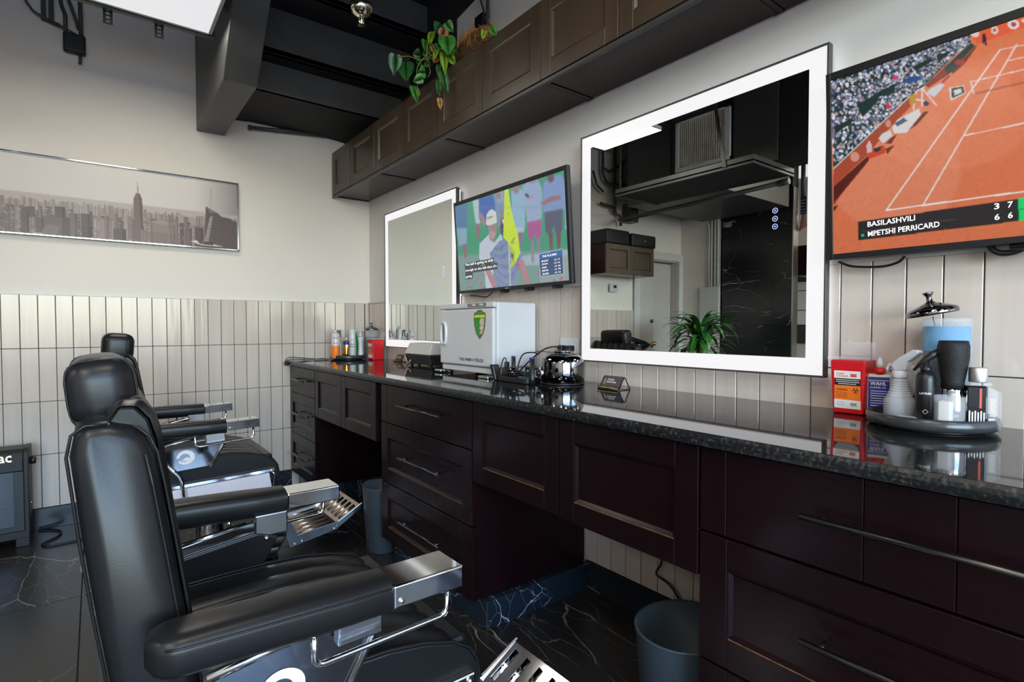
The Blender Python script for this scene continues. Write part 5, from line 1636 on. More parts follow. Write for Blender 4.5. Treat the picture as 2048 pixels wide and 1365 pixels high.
# --- towel warmer / steriliser
xs0, xs1, ya, yb = -.272, -.015, -1.575, -2.060
zs0, zs1 = ZC_ + .017, 1.272
t = tag_root('towel_warmer', 'white towel warmer cabinet with green shield sticker on the counter', 'appliance', -.14, -1.82)
MB().box(xs0 + .022, xs1, ya, yb, zs0 + .03, zs1).build('body', M_PLASW, t, bevel=.010, bseg=3)
MB().box(xs0 + .012, xs1 - .01, ya - .005, yb + .010, zs0, zs0 + .029).build('base', M_PLASW, t, bevel=.005)
MB().box(xs0 + .001, xs0 + .021, ya - .001, yb, 1.246, zs1).build('control_strip', M_PLASW, t, bevel=.006, bseg=3)
MB().box(xs0, xs0 + .021, ya - .001, yb + .003, zs0 + .032, 1.243).build('door', M_PLASW, t, bevel=.009, bseg=3)
dr = bpy.data.objects['door'] if False else t.children[-1]
MB().box(xs0 - .0005, xs0 + .002, -1.842, -2.003, 1.2515, 1.2685).build('control_plate', M_PANELG if False else mat('control_grey', (.20, .19, .18), .4, var=.05), t, bevel=.002)
for yy in (-1.903, -1.965):
    MB().box(xs0 - .006, xs0 - .001, yy - .013, yy + .013, 1.2555, 1.2645).build('rocker_switch', M_PLASW, t, bevel=.002)
hm = MB()
n = 30
def ov(r, k, c=(-1.622, 1.122)): 
    an = 2 * math.pi * k / n
    e = 2 / 2.8
    return (c[0] + r[0] * math.copysign(abs(math.cos(an)) ** e, math.cos(an)), c[1] + r[1] * math.copysign(abs(math.sin(an)) ** e, math.sin(an)))
vs = []
for r, xx in (((.030, .062), xs0 - .0002), ((.028, .060), xs0 - .012), ((.020, .050), xs0 - .012), ((.018, .048), xs0 - .0006)):
    vs += [(xx, *ov(r, k)) for k in range(n)]
hm.add(vs, [(i * n + k, i * n + (k + 1) % n, (i + 1) * n + (k + 1) % n, (i + 1) * n + k) for i in range(3) for k in range(n)], True)
hm.build('door_handle', M_PLASW, dr)
MB().add([(xs0 - .0008, *ov((.019, .049), k)) for k in range(n)], [tuple(range(n))]).build('handle_recess', mat('recess_grey', (.16, .15, .14), .5, var=.1), dr)
# shield sticker
def sh(sc_, w):
    P = [(-1.948, 1.236), (-1.968, 1.236), (-1.978, 1.226), (-1.998, 1.222), (-2.000, 1.190), (-1.994, 1.155), (-1.980, 1.122), (-1.950, 1.096), (-1.920, 1.122), (-1.905, 1.155), (-1.900, 1.190), (-1.902, 1.222), (-1.922, 1.226), (-1.932, 1.236)]
    c = (-1.950, 1.172)
    return [(xs0 - w, c[0] + (p[0] - c[0]) * sc_, c[1] + (p[1] - c[1]) * sc_) for p in P]
MB().add(sh(1.0, .0005), [tuple(range(14))]).build('sticker_border', mat('sticker_brown', (.16, .08, .06), .4, var=.1), dr, recalc=False)
MB().add(sh(.90, .0008), [tuple(range(14))]).build('sticker_green', mat('sticker_green', (.03, .26, .035), .4, var=.2, vscale=30), dr, recalc=False)
MB().box(xs0 - .0012, xs0 - .0010, -1.907, -1.993, 1.200, 1.212).build('sticker_yellow', mat('sticker_yellow', (.75, .70, .02), .4, var=.05), dr)
for k, (z0, z1, c) in enumerate(((1.165, 1.196, (.62, .52, .42)), (1.142, 1.163, (.66, .55, .42)), (1.122, 1.140, (.60, .42, .24)))):
    MB().prism([(-1.952, z0), (-1.986 + .006 * k, z0), (-1.988 + .004 * k, z1 - .004), (-1.975, z1 + .002), (-1.962, z1), (-1.950, z1 - .008)], xs0 - .0012, xs0 - .0010, axis='x').build('sticker_towel', mat('sticker_towel%d' % k if False else 'sticker_' + ('cream', 'sand', 'tan')[k], c, .5, var=.1), dr)
text(MB(), 'TOWEL WARMER UV STERILIZER', (xs0 - .0007, -1.765, .988), (0, -.215, 0), (0, 0, .016)).build('lettering', M_INK, dr, recalc=False)
for xx in (xs0 + .03, xs1 - .03):
    for yy in (ya - .04, yb + .05):
        lathe_part('foot', [(.022, ZC_), (.024, ZC_ + .004), (.024, ZC_ + .018)], xx, yy, M_PLASK, t, 16)
MB().box(xs0 - .015, xs0 + .015, -1.545, -1.610, ZC_ + .006, ZC_ + .016).build('drip_tray_clip', M_CHROME2, t, bevel=.002)
MB().box(xs0 - .028, xs0 + .01, -1.975, -2.055, ZC_ + .001, ZC_ + .012).build('drip_tray_clip', M_CHROME2, t, bevel=.002)

# --- kettle-like hot lather machine, black chrome
x, y = -.155, -2.395
t = tag_root('towel_steamer', 'glossy black chrome dome-shaped lather machine on the counter', 'appliance', x, y)
lathe_part('base_ring', [(.092, ZC_), (.094, ZC_ + .003), (.094, ZC_ + .007), (.088, ZC_ + .008)], x, y, M_PLASK, t, 48)
lathe_part('body', [(.090, ZC_ + .0085), (.093, ZC_ + .012), (.093, ZC_ + .060), (.092, ZC_ + .092), (.088, ZC_ + .104), (.078, ZC_ + .116), (.060, ZC_ + .126), (.040, ZC_ + .131), (.034, ZC_ + .132)], x, y, M_KET, t, 64)
lathe_part('top_plate', [(.036, ZC_ + .1325), (.038, ZC_ + .137), (.030, ZC_ + .141), (.001, ZC_ + .141)], x, y, M_KET, t, 36)
d = Vector((-.90, .44, 0)).normalized()
kx = x + d.x * .093; ky = y + d.y * .093
Mk = Matrix((Vector((-d.y, d.x, 0)), Vector((0, 0, 1)), d)).transposed().to_4x4(); Mk.translation = Vector((kx, ky, ZC_ + .046))
MB(Mk).lathe([(.023, -.006), (.025, 0), (.025, .004), (.018, .006)], (0, 0, 0), 32).build('dial_ring', M_CHROME, t)
MB(Mk).lathe([(.015, .006), (.014, .018), (.010, .020)], (0, 0, 0), 20).build('dial_knob', M_PLASK, t)
for k in range(18):
    an = 2 * math.pi * k / 18
    MB(Mk).box(.0215 * math.cos(an) - .001, .0215 * math.cos(an) + .001, .0215 * math.sin(an) - .001, .0215 * math.sin(an) + .001, .0042, .0056).build('dial_mark', M_INKW, t)
co, fs, mn, mx = TEXTS['Codoga']; vs = []
a1 = math.atan2(d.y, d.x) + .02
for p in co:
    a = (p[0] - mn[0]) / (mx[0] - mn[0]) - .5; b = (p[1] - mn[1]) / (mx[1] - mn[1])
    vs.append(onc(x, y, .0938, a1 + a * .036 / .093, ZC_ + .079 + b * .010))
MB().add(vs, fs).build('lettering', M_INKW, t, recalc=False)

# --- outlet with plugs
t = thing('wall_outlet', 'white double wall outlet above the black chrome machine, with plugs', 'outlet', (-.003, -2.285, 1.03))
MB().box(-.010, -.0005, -2.224, -2.340, .985, 1.104).build('cover_plate', M_PLASW, t, bevel=.002)
for yy in (-2.255, -2.310):
    MB().box(-.0125, -.0098, yy - .017, yy + .017, 1.01, 1.078).build('socket_insert', M_PLASW, t, bevel=.001)
for k, yy in enumerate((-2.255, -2.310)):
    p = MB().box(-.045, -.0127, yy - .014, yy + .014, 1.048, 1.072).build('power_plug', M_PLASK, bevel=.004)
    tag(p, ('black plug in the left socket of the outlet', 'black plug in the right socket of the outlet')[k], 'plug')
cable('black cord arching from the left plug to behind the white steriliser', [(-.045, -2.255, 1.062), (-.075, -2.25, 1.066), (-.10, -2.22, 1.055), (-.12, -2.19, 1.03), (-.13, -2.15, 1.0), (-.13, -2.10, .965), (-.14, -2.07, .935)], .0035)
cable('black cord arching from the charger tray up to the machine', [(-.24, -2.20, .945), (-.24, -2.205, .99), (-.23, -2.225, 1.035), (-.215, -2.27, 1.045), (-.200, -2.300, 1.038)], .003)

# --- clipper charging tray
x, y = -.272, -2.228
t = tag_root('charging_tray', 'dark grey oblong charging tray between the steriliser and the machine', 'tray', x, y)
m = MB()
pts = [(x - .035 * math.sin(a) * .9 - 0, y + .076 + .035 * math.cos(a)) for a in np.linspace(-math.pi / 2, math.pi / 2, 9)]
pts2 = [(x - .035 * math.sin(a) * .9, y - .076 - .035 * math.cos(a)) for a in np.linspace(math.pi / 2, -math.pi / 2, 9)]
m.prism(pts + pts2, ZC_, ZC_ + .024, axis='z').build('base', M_PLASKM, t, bevel=.004)
for k, (cx_, cy_, h) in enumerate(((x - .005, -2.165, .058), (x - .002, -2.212, .062))):
    lathe_part('cup_well', [(.020, ZC_ + .0245), (.021, ZC_ + .028), (.021, ZC_ + h), (.018, ZC_ + h), (.018, ZC_ + .03)], cx_, cy_, M_KET if k else M_PLASKM, t, 24)
for k, (nm, lb, cx_, cy_, z0, z1, r) in enumerate((('trimmer', 'slim black trimmer standing in the charging tray beside the steriliser', x - .002, -2.213, ZC_ + .028, ZC_ + .112, .0105),
                                                  ('trimmer', 'slim black trimmer standing right of the tray next to the machine', x - .01, -2.350, ZC_ + .0005, ZC_ + .112, .0130))):
    o = thing(nm, lb, 'trimmer', (cx_, cy_, z0), 'slim black trimmers with purple tips')
    lathe_part('body', [(r, z0), (r, z0 + .03), (r * .9, z0 + .033), (r * .9, z1 - .006)], cx_, cy_, M_PLASK, o, 20)
    lathe_part('tip', [(r * .92, z1 - .0058), (r * .92, z1), (r * .5, z1 + .001)], cx_, cy_, mat('purple_tip', (.05, .03, .25), .3, var=.05), o, 20)
MB().box(x - .012, x + .008, -2.158, -2.172, ZC_ + .06, ZC_ + .085).build('cord_plug', M_PLASK, t, bevel=.003)
cable('black cord bundle heaped on the charging tray', [(x - .02, -2.165, ZC_ + .028), (x - .028, -2.20, ZC_ + .036), (x - .02, -2.25, ZC_ + .030), (x - .015, -2.30, ZC_ + .040), (x - .03, -2.335, ZC_ + .032), (x - .025, -2.29, ZC_ + .046), (x - .03, -2.24, ZC_ + .040), (x - .03, -2.19, ZC_ + .046), (x - .02, -2.23, ZC_ + .052), (x - .02, -2.31, ZC_ + .048), (x - .02, -2.345, ZC_ + .030)], .0035, 'cord_bundle')
cable('thin black cord looping out of the charging tray by the steriliser', [(x - .005, -2.165, ZC_ + .085), (x - .005, -2.16, ZC_ + .10), (x - .005, -2.145, ZC_ + .098), (x - .007, -2.132, ZC_ + .07), (x - .01, -2.125, ZC_ + .04)], .0025)
o = MB().hexa([(x - .030, -2.098, ZC_ + .0005), (x + .01, -2.098, ZC_ + .0005), (x + .01, -2.118, ZC_ + .0005), (x - .03, -2.118, ZC_ + .0005), (x - .035, -2.075, ZC_ + .070), (x + .005, -2.075, ZC_ + .070), (x + .005, -2.100, ZC_ + .070), (x - .035, -2.100, ZC_ + .070)]).build('clipper_head', M_PLASK, bevel=.006)
tag(o, 'black clipper head leaning between charging tray and steriliser', 'clipper')
t = tag_root('power_box', 'small dark box with green light behind the charging tray', 'power box', -.18, -2.25)
MB().box(-.20, -.165, -2.20, -2.30, ZC_, ZC_ + .062).build('case', M_PLASKM, t, bevel=.003)
lathe_part('green_light', [(.006, 0), (.006, .002), (.001, .002)], 0, 0, mat('dim_green', (.02, .3, .05), .4, emit=(.03, .4, .08), estr=.6), t, 16)
gl = t.children[-1]; gl.rotation_euler = (0, R_(-90), 0); gl.location = Vector((-.2005, -2.222, ZC_ + .044)) - Vector((-.18, -2.25, ZC_)); gl.data.transform(Matrix.Translation(wloc(t)))
MB().box(-.2012, -.2005, -2.255, -2.29, ZC_ + .02, ZC_ + .05).build('white_label', M_PAPER, t)

# --- cords trailing over the far end of the counter
cable('thin black cords trailing over the far left end of the counter', [(-.36, -.10, ZC_ + .004), (-.44, -.09, ZC_ + .006), (-.50, -.06, ZC_ + .012), (-.57, -.07, ZC_ + .020), (-.62, -.05, ZC_ + .022), (-.645, -.05, ZC_ + .004), (-.650, -.05, ZC_ - .018), (-.640, -.045, ZC_ - .03)], .0026)
cable('second thin black cord across the far counter end', [(-.36, -.14, ZC_ + .003), (-.42, -.13, ZC_ + .010), (-.50, -.11, ZC_ + .005), (-.57, -.10, ZC_ + .010), (-.625, -.08, ZC_ + .008), (-.648, -.07, ZC_ - .010), (-.645, -.06, ZC_ - .028)], .0026)
o = MB().box(-.652, -.632, -.03, -.062, ZC_ - .035, ZC_ - .010).build('cable_plug', M_PLASK, bevel=.004); tag(o, 'small black plug hanging at the far counter end', 'plug')

# ================================================================== FLOOR ITEMS
def bin_(label, x, y, rx, ry, h, m_, seg=36):
    t = thing('waste_bin', label, 'bin', (x, y, 0), 'grey plastic waste bins under the counter')
    z = .0008
    MB().lathe([(rx * .78, z), (rx * .80, z + .004), (rx, h - .004), (rx * 1.01, h), (rx * .97, h), (rx * .77, z + .008), (.001, z + .008)], (x, y, 0), seg, sy=ry / rx).build('body', m_, t)
    MB().lathe([(rx * 1.0, h - .004), (rx * 1.02, h), (rx * 1.0, h + .002), (rx * .965, h + .001)], (x, y, 0), seg, sy=ry / rx, cap=False).build('rim', m_, t)
    return t
bin_('slate grey waste bin beside the middle drawer cabinet', -.545, -1.44, .095, .115, .335, M_GREY)
bin_('grey waste bin under the counter at the bottom of the frame', -.44, -3.20, .145, .130, .335, M_GREY)
cable('black power cord hanging on the wall in the knee space', [(-.014, -2.80, .40), (-.016, -2.805, .30), (-.016, -2.80, .25), (-.03, -2.79, .21), (-.03, -2.85, .19), (-.02, -2.90, .13), (-.04, -2.96, .06)], .0045)

# --- black appliance on the floor at the left
t = thing('floor_cabinet', 'black floor cabinet with glass front and side knob, bottom left corner', 'appliance', (-2.2, -.19, 0))
xb0, xb1, yb0, yb1 = -2.44, -2.004, -.272, -.09
hb = .515
for xa_ in (xb1 - .022, xb0):
    MB().prism([(yb0, .045), (yb0, hb - .05), (yb0 + .015, hb - .015), (yb0 + .05, hb), (yb1, hb), (yb1, .045)], xa_, xa_ + .022, axis='x').build('side_panel', M_PLASKM, t, bevel=.004)
MB().prism([(yb0 + .006, hb - .115), (yb0 + .006, hb - .05), (yb0 + .020, hb - .018), (yb0 + .052, hb - .004), (yb1, hb - .004), (yb1, hb - .115)], xb0 + .0225, xb1 - .0225, axis='x').build('top_hood', M_PLASKM, t, bevel=.003)
MB().box(xb0 + .023, xb1 - .023, yb0 + .012, yb1, .085, hb - .117).build('inner_case', M_BLACKD, t)
fr = MB()
fr.box(xb0 + .023, xb0 + .045, yb0 + .004, yb0 + .011, .085, hb - .117).box(xb1 - .062, xb1 - .023, yb0 + .004, yb0 + .011, .085, hb - .117).box(xb0 + .045, xb1 - .062, yb0 + .004, yb0 + .011, .085, .11).build('front_frame', M_GREY if False else mat('slate_front', (.014, .018, .023), .45, var=.1), t)
MB().box(xb0 + .0455, xb1 - .0625, yb0 + .008, yb0 + .010, .1105, hb - .118).build('glass_window', M_GLASSB, t)
MB().box(xb0 + .001, xb1 - .001, yb0 - .004, yb1, .045, .083).build('base', M_PLASKM, t, bevel=.003)
for xx in (xb0 + .03, xb1 - .03):
    MB().box(xx - .028, xx + .028, yb0 + .0, yb1, .0005, .044).build('foot', M_PLASKM, t, bevel=.003)
MB().lathe([(.020, xb1), (.020, xb1 + .022), (.016, xb1 + .026)], (0, yb0 + .07, hb - .075), 20, axis='x').build('knob', M_PLASK, t)
MB().lathe([(.006, xb1), (.006, xb1 + .006)], (0, yb0 + .05, hb - .30), 12, axis='x').build('screw', M_CHROME, t)
text(MB(), 'ac', (-2.122, yb0 + .0035, hb - .062), (.052, 0, 0), (0, .004, .034)).build('lettering', mat('gold_letter', (.55, .45, .25), .3, metal=.7, var=.1), t, recalc=False)
cable('black power cord curling on the marble floor by the left appliance', [(-1.985, -.03, .006), (-1.93, -.06, .006), (-1.885, -.13, .006), (-1.90, -.22, .006), (-1.955, -.30, .006), (-1.93, -.35, .006), (-1.86, -.35, .006), (-1.78, -.34, .006), (-1.70, -.30, .006)], .005)

# ================================================================== PLANT ON THE CABINETS
pl = thing('trailing_plant', 'trailing heart-leaf plant in a wicker basket on the wall cabinets', 'plant', (-.20, -1.90, ZTOP))
bk = MB()
for k in range(12):
    zz = ZTOP + .006 + k * .0085
    rr_ = .075 + .030 * math.sin(math.pi * (k + 2) / 13)
    pts = [(-.205 + rr_ * .75 * math.cos(a), -1.845 + rr_ * 1.45 * math.sin(a), zz + .004 * math.sin(a * 7 + k) + .02 * abs(math.sin(a)) * k / 9) for a in np.linspace(0, 2 * math.pi, 33)]
    bk.tube(pts, .0052, 6, caps=False)
bk.build('basket', M_WICK, pl)
rim = MB()
r3 = random.Random(11)
for k in range(70):
    a = r3.uniform(0, 2 * math.pi); ra = r3.uniform(.05, .10)
    p0 = Vector((-.205 + ra * .75 * math.cos(a), -1.845 + ra * 1.45 * math.sin(a), ZTOP + .10))
    p1 = p0 + Vector((r3.uniform(-.025, .01), r3.uniform(-.03, .03), r3.uniform(.01, .045)))
    rim.tube([p0, (p0 + p1) / 2 + Vector((r3.uniform(-.006, .006), r3.uniform(-.006, .006), .004)), p1], [.003, .0025, .0012], 5)
for k in range(30):
    a = r3.uniform(1.9, 4.4)
    p0 = Vector((-.205 + .080 * math.cos(a), -1.845 + .15 * math.sin(a), ZTOP + .10)); p1 = p0 + Vector((-.02, r3.uniform(-.02, .02), -r3.uniform(.03, .09)))
    rim.tube([p0, (p0 + p1) / 2 + Vector((-.012, 0, 0)), p1], .0016, 5)
tag(rim.build('dry_sprigs', M_MOSS, pl), kind='stuff')


def leaf_mesh(L, Wd):
    """heart leaf, tip at -z, lying in the x/z plane with a fold along the rib"""
    out = [(0, .10), (.10, .17), (.25, .20), (.40, .15), (.49, .02), (.50, -.14), (.44, -.34), (.30, -.56), (.14, -.76), (0, -.95)]
    vs = []; fs = []
    rib = [.10, .08, .03, -.04, -.12, -.22, -.38, -.56, -.76, -.95]
    n = len(out)
    for s_ in (1, -1):
        b = len(vs)
        for (xx, zz), rz in zip(out, rib):
            vs.append((0, .0, rz * L)); vs.append((s_ * xx * Wd * .5, .10 * Wd * (xx ** .8), (zz * .6 + rz * .4) * L)); vs.append((s_ * xx * Wd, .06 * Wd * math.sin(xx * 6), zz * L))
        for k in range(n - 1):
            for q in (0, 1):
                fs.append((b + 3 * k + q, b + 3 * k + q + 1, b + 3 * k + 4 + q, b + 3 * k + 3 + q))
    return vs, fs


def leaf(parent, p, L, Wd, tilt, m_, yaw=0., lean=0., name='leaf'):
    vs, fs = leaf_mesh(L, Wd)
    f = (Vector(p) - CAM); f.z = 0; f.normalize()
    a = math.atan2(f.y, f.x) - math.pi / 2
    Mx = Matrix.Translation(p) @ Matrix.Rotation(a + yaw, 4, 'Z') @ Matrix.Rotation(tilt, 4, 'Y') @ Matrix.Rotation(lean, 4, 'X')
    return MB(Mx).add(vs, fs, True).build(name, m_, parent, recalc=False, merge=True)


LV = [((-.457, -1.45, 2.555), 130, 200, .05, M_LEAFD, .2), ((-.397, -1.45, 2.535), 155, 235, -.05, M_LEAFD, -.15), ((-.366, -1.60, 2.605), 70, 115, .0, M_LEAF, .5), ((-.356, -1.65, 2.625), 85, 140, .15, M_LEAFL, -.6),
      ((-.344, -1.75, 2.600), 95, 110, .3, M_LEAFR, .1), ((-.357, -1.80, 2.540), 155, 190, -.1, M_LEAF, .1), ((-.300, -1.76, 2.560), 80, 140, -.35, M_LEAF, .7), ((-.318, -1.78, 2.515), 65, 130, .1, M_LEAF, .9),
      ((-.344, -1.60, 2.560), 90, 90, 1.2, M_LEAFD, 0.), ((-.346, -1.50, 2.585), 110, 80, 1.5, M_LEAFD, .3), ((-.355, -1.70, 2.520), 62, 125, .35, M_LEAFL, -.7), ((-.345, -1.75, 2.480), 80, 210, -.12, M_LEAFL, .4),
      ((-.310, -1.75, 2.490), 90, 125, -.8, M_LEAFL, .3), ((-.370, -1.60, 2.450), 120, 75, 1.45, M_LEAF, .2), ((-.390, -1.60, 2.412), 90, 100, 1.1, M_LEAF, .3), ((-.404, -1.55, 2.375), 90, 175, -.25, M_LEAF, .5),
      ((-.336, -1.70, 2.445), 80, 135, .1, M_LEAFD, .3), ((-.332, -1.72, 2.405), 85, 210, -.2, M_LEAFD, -.4), ((-.341, -1.70, 2.365), 80, 150, .2, M_LEAFD, .6), ((-.339, -1.70, 2.285), 55, 130, 0., M_LEAFT, .3),
      ((-.313, -2.05, 2.478), 50, 85, .2, M_LEAFL, .4), ((-.305, -2.10, 2.475), 70, 90, -.5, M_LEAF, -.2), ((-.350, -1.70, 2.485), 50, 85, .7, M_LEAFR, .2), ((-.351, -1.65, 2.560), 60, 95, -.3, M_LEAFT, .5),
      ((-.345, -1.72, 2.640), 120, 120, .5, M_LEAFD, .2), ((-.33, -1.76, 2.635), 90, 110, -.6, M_LEAF, -.3), ((-.36, -1.55, 2.52), 80, 70, 1.3, M_LEAFD, .3), ((-.37, -1.62, 2.49), 90, 70, -1.3, M_LEAFD, .2), ((-.335, -1.68, 2.565), 90, 120, -.5, M_LEAFD, .3)]
for (p, w_, h_, tl, m_, yw) in LV:
    leaf(pl, p, h_ * .00044 * 1.08, w_ * .00044 * 1.25, tl, m_, yw, random.uniform(-.3, .3))
def vine(pts, r=.0022):
    P = [Vector(p) for p in pts]; out = []
    for i in range(len(P) - 1):
        for k in range(5): out.append(P[i].lerp(P[i + 1], k / 5))
    out.append(P[-1])
    for _ in range(3):
        out = [out[0]] + [(out[i - 1] + out[i] * 2 + out[i + 1]) / 4 for i in range(1, len(out) - 1)] + [out[-1]]
    MB().tube(out, r, 6).build('vine', M_VINE, pl)
vine([(-.44, -1.45, 2.563), (-.40, -1.50, 2.560), (-.38, -1.60, 2.497), (-.33, -1.72, 2.54), (-.24, -1.82, 2.57)])
vine([(-.37, -1.62, 2.500), (-.376, -1.65, 2.590), (-.353, -1.68, 2.545), (-.35, -1.67, 2.505), (-.37, -1.62, 2.50)])
vine([(-.345, -1.66, 2.56), (-.383, -1.55, 2.50), (-.388, -1.55, 2.44), (-.385, -1.55, 2.40), (-.366, -1.55, 2.348), (-.385, -1.55, 2.352), (-.395, -1.55, 2.375)])
vine([(-.33, -1.74, 2.56), (-.345, -1.72, 2.48), (-.338, -1.70, 2.38), (-.339, -1.70, 2.30)], .0014)
vine([(-.36, -1.62, 2.49), (-.355, -1.64, 2.44), (-.36, -1.62, 2.42)], .0016)

# ================================================================== CEILING FITTINGS AND CONDUITS
x, y = -.700, -1.600
t = thing('sprinkler_head', 'polished chrome sprinkler head hanging below the dark stair underside', 'sprinkler', (x, y, 2.58))
MB().tube([(x, y, 2.66), (x, y, ZC)], .012, 10).build('drop_pipe', M_BLACKP, t)
MB().lathe([(.052, 2.665), (.054, 2.650), (.048, 2.632), (.030, 2.618), (.014, 2.612)], (x, y, 0), 32).build('dome', mat('champagne_chrome', (.85, .78, .60), .08, metal=1.), t)
MB().lathe([(.011, 2.612), (.012, 2.60), (.009, 2.590), (.007, 2.575), (.005, 2.572)], (x, y, 0), 16).build('frame', mat('champagne_chrome', (.85, .78, .60), .08, metal=1.), t)
m = MB()
m.lathe([(.017, 2.570), (.018, 2.572), (.001, 2.5725)], (x, y, 0), 24)
m.build('deflector', M_HAND, t)
MB().tube([(x - .008, y, 2.612), (x - .012, y, 2.592), (x - .006, y, 2.572)], .002, 6).tube([(x + .008, y, 2.612), (x + .012, y, 2.592), (x + .006, y, 2.572)], .002, 6).build('yoke', M_CHROME, t)
# pipe stub at the far wall under the stair
t = thing('wall_pipe', 'short black painted pipe with elbow on the far wall under the stairs', 'pipe', (-.6, -.03, 2.51))
MB().tube([(-.855, -.022, 2.520), (-.36, -.028, 2.572)], .013, 12).build('pipe', M_BLACKP, t)
MB().sphere((-.352, -.03, 2.576), .020, 12, 8).tube([(-.352, -.03, 2.576), (-.330, -.032, 2.590)], .015, 10).tube([(-.352, -.03, 2.576), (-.352, -.028, 2.555)], .013, 10).build('elbow', M_BLACKP, t)
MB().tube([(-.862, -.020, 2.519), (-.848, -.020, 2.521)], .018, 12).build('end_cap', M_BLACKP, t)
# conduit and box on the mirror wall above the cabinets
t = thing('conduit_box', 'black conduit with small box above the wall cabinets by the basket', 'conduit', (-.02, -1.62, 2.70))
MB().box(-.036, -.0005, -1.555, -1.635, 2.70, 2.855).build('box', M_PLASK, t, bevel=.006)
MB().tube([(-.014, -1.654, 2.50), (-.014, -1.654, 2.86), (-.014, -1.640, ZC)], .0095, 10).build('conduit', M_BLACKP, t)
MB().tube([(-.014, -1.645, 2.80), (-.016, -1.62, 2.87), (-.014, -1.585, 2.95), (-.014, -1.56, ZC)], .006, 8).build('cord', M_BLACKP, t)
# junction box and conduits on the far wall, top left
t = thing('junction_box', 'black junction box with conduits hanging at the top of the left wall', 'junction box', (-1.78, -.02, 2.74))
MB().box(-1.832, -1.730, -.048, -.0005, 2.738, 2.842).build('box', M_PLASKM, t, bevel=.010, bseg=3)
for nm, pts, r in (('conduit', [(-1.820, -.028, 2.842), (-1.820, -.028, 2.94), (-1.835, -.028, 2.99), (-1.845, -.028, 3.05), (-1.845, -.028, ZC)], .010),
                   ('conduit', [(-1.750, -.028, 2.842), (-1.752, -.028, 3.0), (-1.756, -.028, ZC)], .0105),
                   ('conduit', [(-1.758, -.045, 2.870), (-1.790, -.045, 2.98), (-1.815, -.045, 3.06), (-1.82, -.045, ZC)], .009),
                   ('cord', [(-2.000, -.030, 3.04), (-1.985, -.030, 2.955), (-1.958, -.030, 2.915), (-1.905, -.030, 2.888), (-1.84, -.030, 2.872), (-1.790, -.030, 2.852), (-1.762, -.030, 2.838)], .006),
                   ('cord', [(-1.905, -.032, 2.888), (-1.845, -.032, 2.872)], .009),
                   ('lower_stub', [(-1.756, -.022, 2.738), (-1.756, -.022, 2.70), (-1.760, -.012, 2.688)], .008)):
    MB().tube(pts, r, 9).build(nm, M_BLACKP, t)
MB().box(-1.925, -1.905, -.03, -.0005, 2.885, ZC).box(-1.893, -1.870, -.03, -.0005, 2.885, ZC).build('strut_channel', M_BLACKP, t, bevel=.002)

# ================================================================== THINGS SEEN ONLY IN THE MIRROR
# wall cabinet with two black cases on the far wall
c = thing('wall_cabinet', 'dark two-door wall cabinet reflected in the right mirror, thermostat below', 'cabinet', (-2.86, -.15, 1.70))
MB().box(-3.235, -2.475, -.285, -.002, 1.703, 2.008).build('body', M_ESPB, c, bevel=.002)
for xa, xb_ in ((-2.475, -2.855), (-2.857, -3.235)):
    w = .055
    z0, z1 = 1.705, 2.006
    m = MB()
    m.box(xa - .001, xa - w, -.304, -.286, z0, z1).box(xb_ + .001, xb_ + w, -.304, -.286, z0, z1).box(xa - w, xb_ + w, -.3035, -.286, z0, z0 + w).box(xa - w, xb_ + w, -.3035, -.286, z1 - w, z1)
    dd = m.build('door', M_ESPU, c, bevel=.001)
    MB().box(xa - w - .004, xb_ + w + .004, -.295, -.2865, z0 + w + .004, z1 - w - .004).build('panel', M_ESPU, dd, bevel=.003)
o = rbox('storage_case', (-2.665, -.155, 2.009 + .076), (.35, .29, .150), .018, M_PLASKM, None); tag(o, 'larger black storage case on the reflected wall cabinet', 'case', 'black cases on the reflected cabinet')
t = thing('storage_case', 'smaller black storage case with brass lock on the reflected cabinet', 'case', (-3.06, -.165, 2.009), 'black cases on the reflected cabinet')
rbox('case_shell', (-3.060, -.165, 2.009 + .068), (.40, .30, .134), .018, M_PLASKM, t)
MB().box(-3.26, -2.86, -.317, -.3155, 2.083, 2.086).build('lid_seam', M_BLACKD, t)
MB().sphere((-3.06, -.318, 2.075), .010, 10, 8).build('lock', M_GOLD, t)
t = thing('thermostat', 'white thermostat on the wall below the reflected cabinet', 'thermostat', (-2.90, -.01, 1.54))
MB().box(-2.965, -2.845, -.028, -.0005, 1.540, 1.628).build('case', M_PLASW, t, bevel=.004)
MB().box(-2.940, -2.895, -.0295, -.0282, 1.582, 1.612).build('display', M_INK, t)
# door opening in the far wall
f = MB()
f.box(-3.36, -3.262, -.022, .0, 0, 2.05).box(-4.18, -4.10, -.022, .0, 0, 2.05).box(-3.36, -4.10, -.022, .0, 1.957, 2.05)
o = f.build('trim_4', M_TRIMW, bevel=.004); tag(o, kind='structure')
f = MB()
f.box(-3.36, -3.345, .0, .15, 0, 1.957).box(-4.112, -4.094, .0, .149, 0, 1.957).box(-4.10, -3.36, .0, .15, 1.945, 1.957).box(-4.115, -3.345, .15, .17, 0, 2.0)
o = f.build('trim_5', M_DOOR); tag(o, kind='structure')
d_ = MB().box(-3.36, -3.62, -.012, .03, .01, 1.93).box(-3.66, -4.09, .10, .14, .01, 1.93).build('door_1', M_DOOR, bevel=.003); tag(d_, kind='structure')
MB().sphere((-3.585, -.045, .955), .028, 12, 8).build('door_knob', M_GOLD, d_)
MB().sphere((-3.700, .07, .955), .028, 12, 8).build('door_knob', M_GOLD, d_)
MB().lathe([(.022, -.028), (.022, -.013)], (-3.57, 0, 1.22), 14, axis='y').build('deadbolt', M_BLACKP, d_)
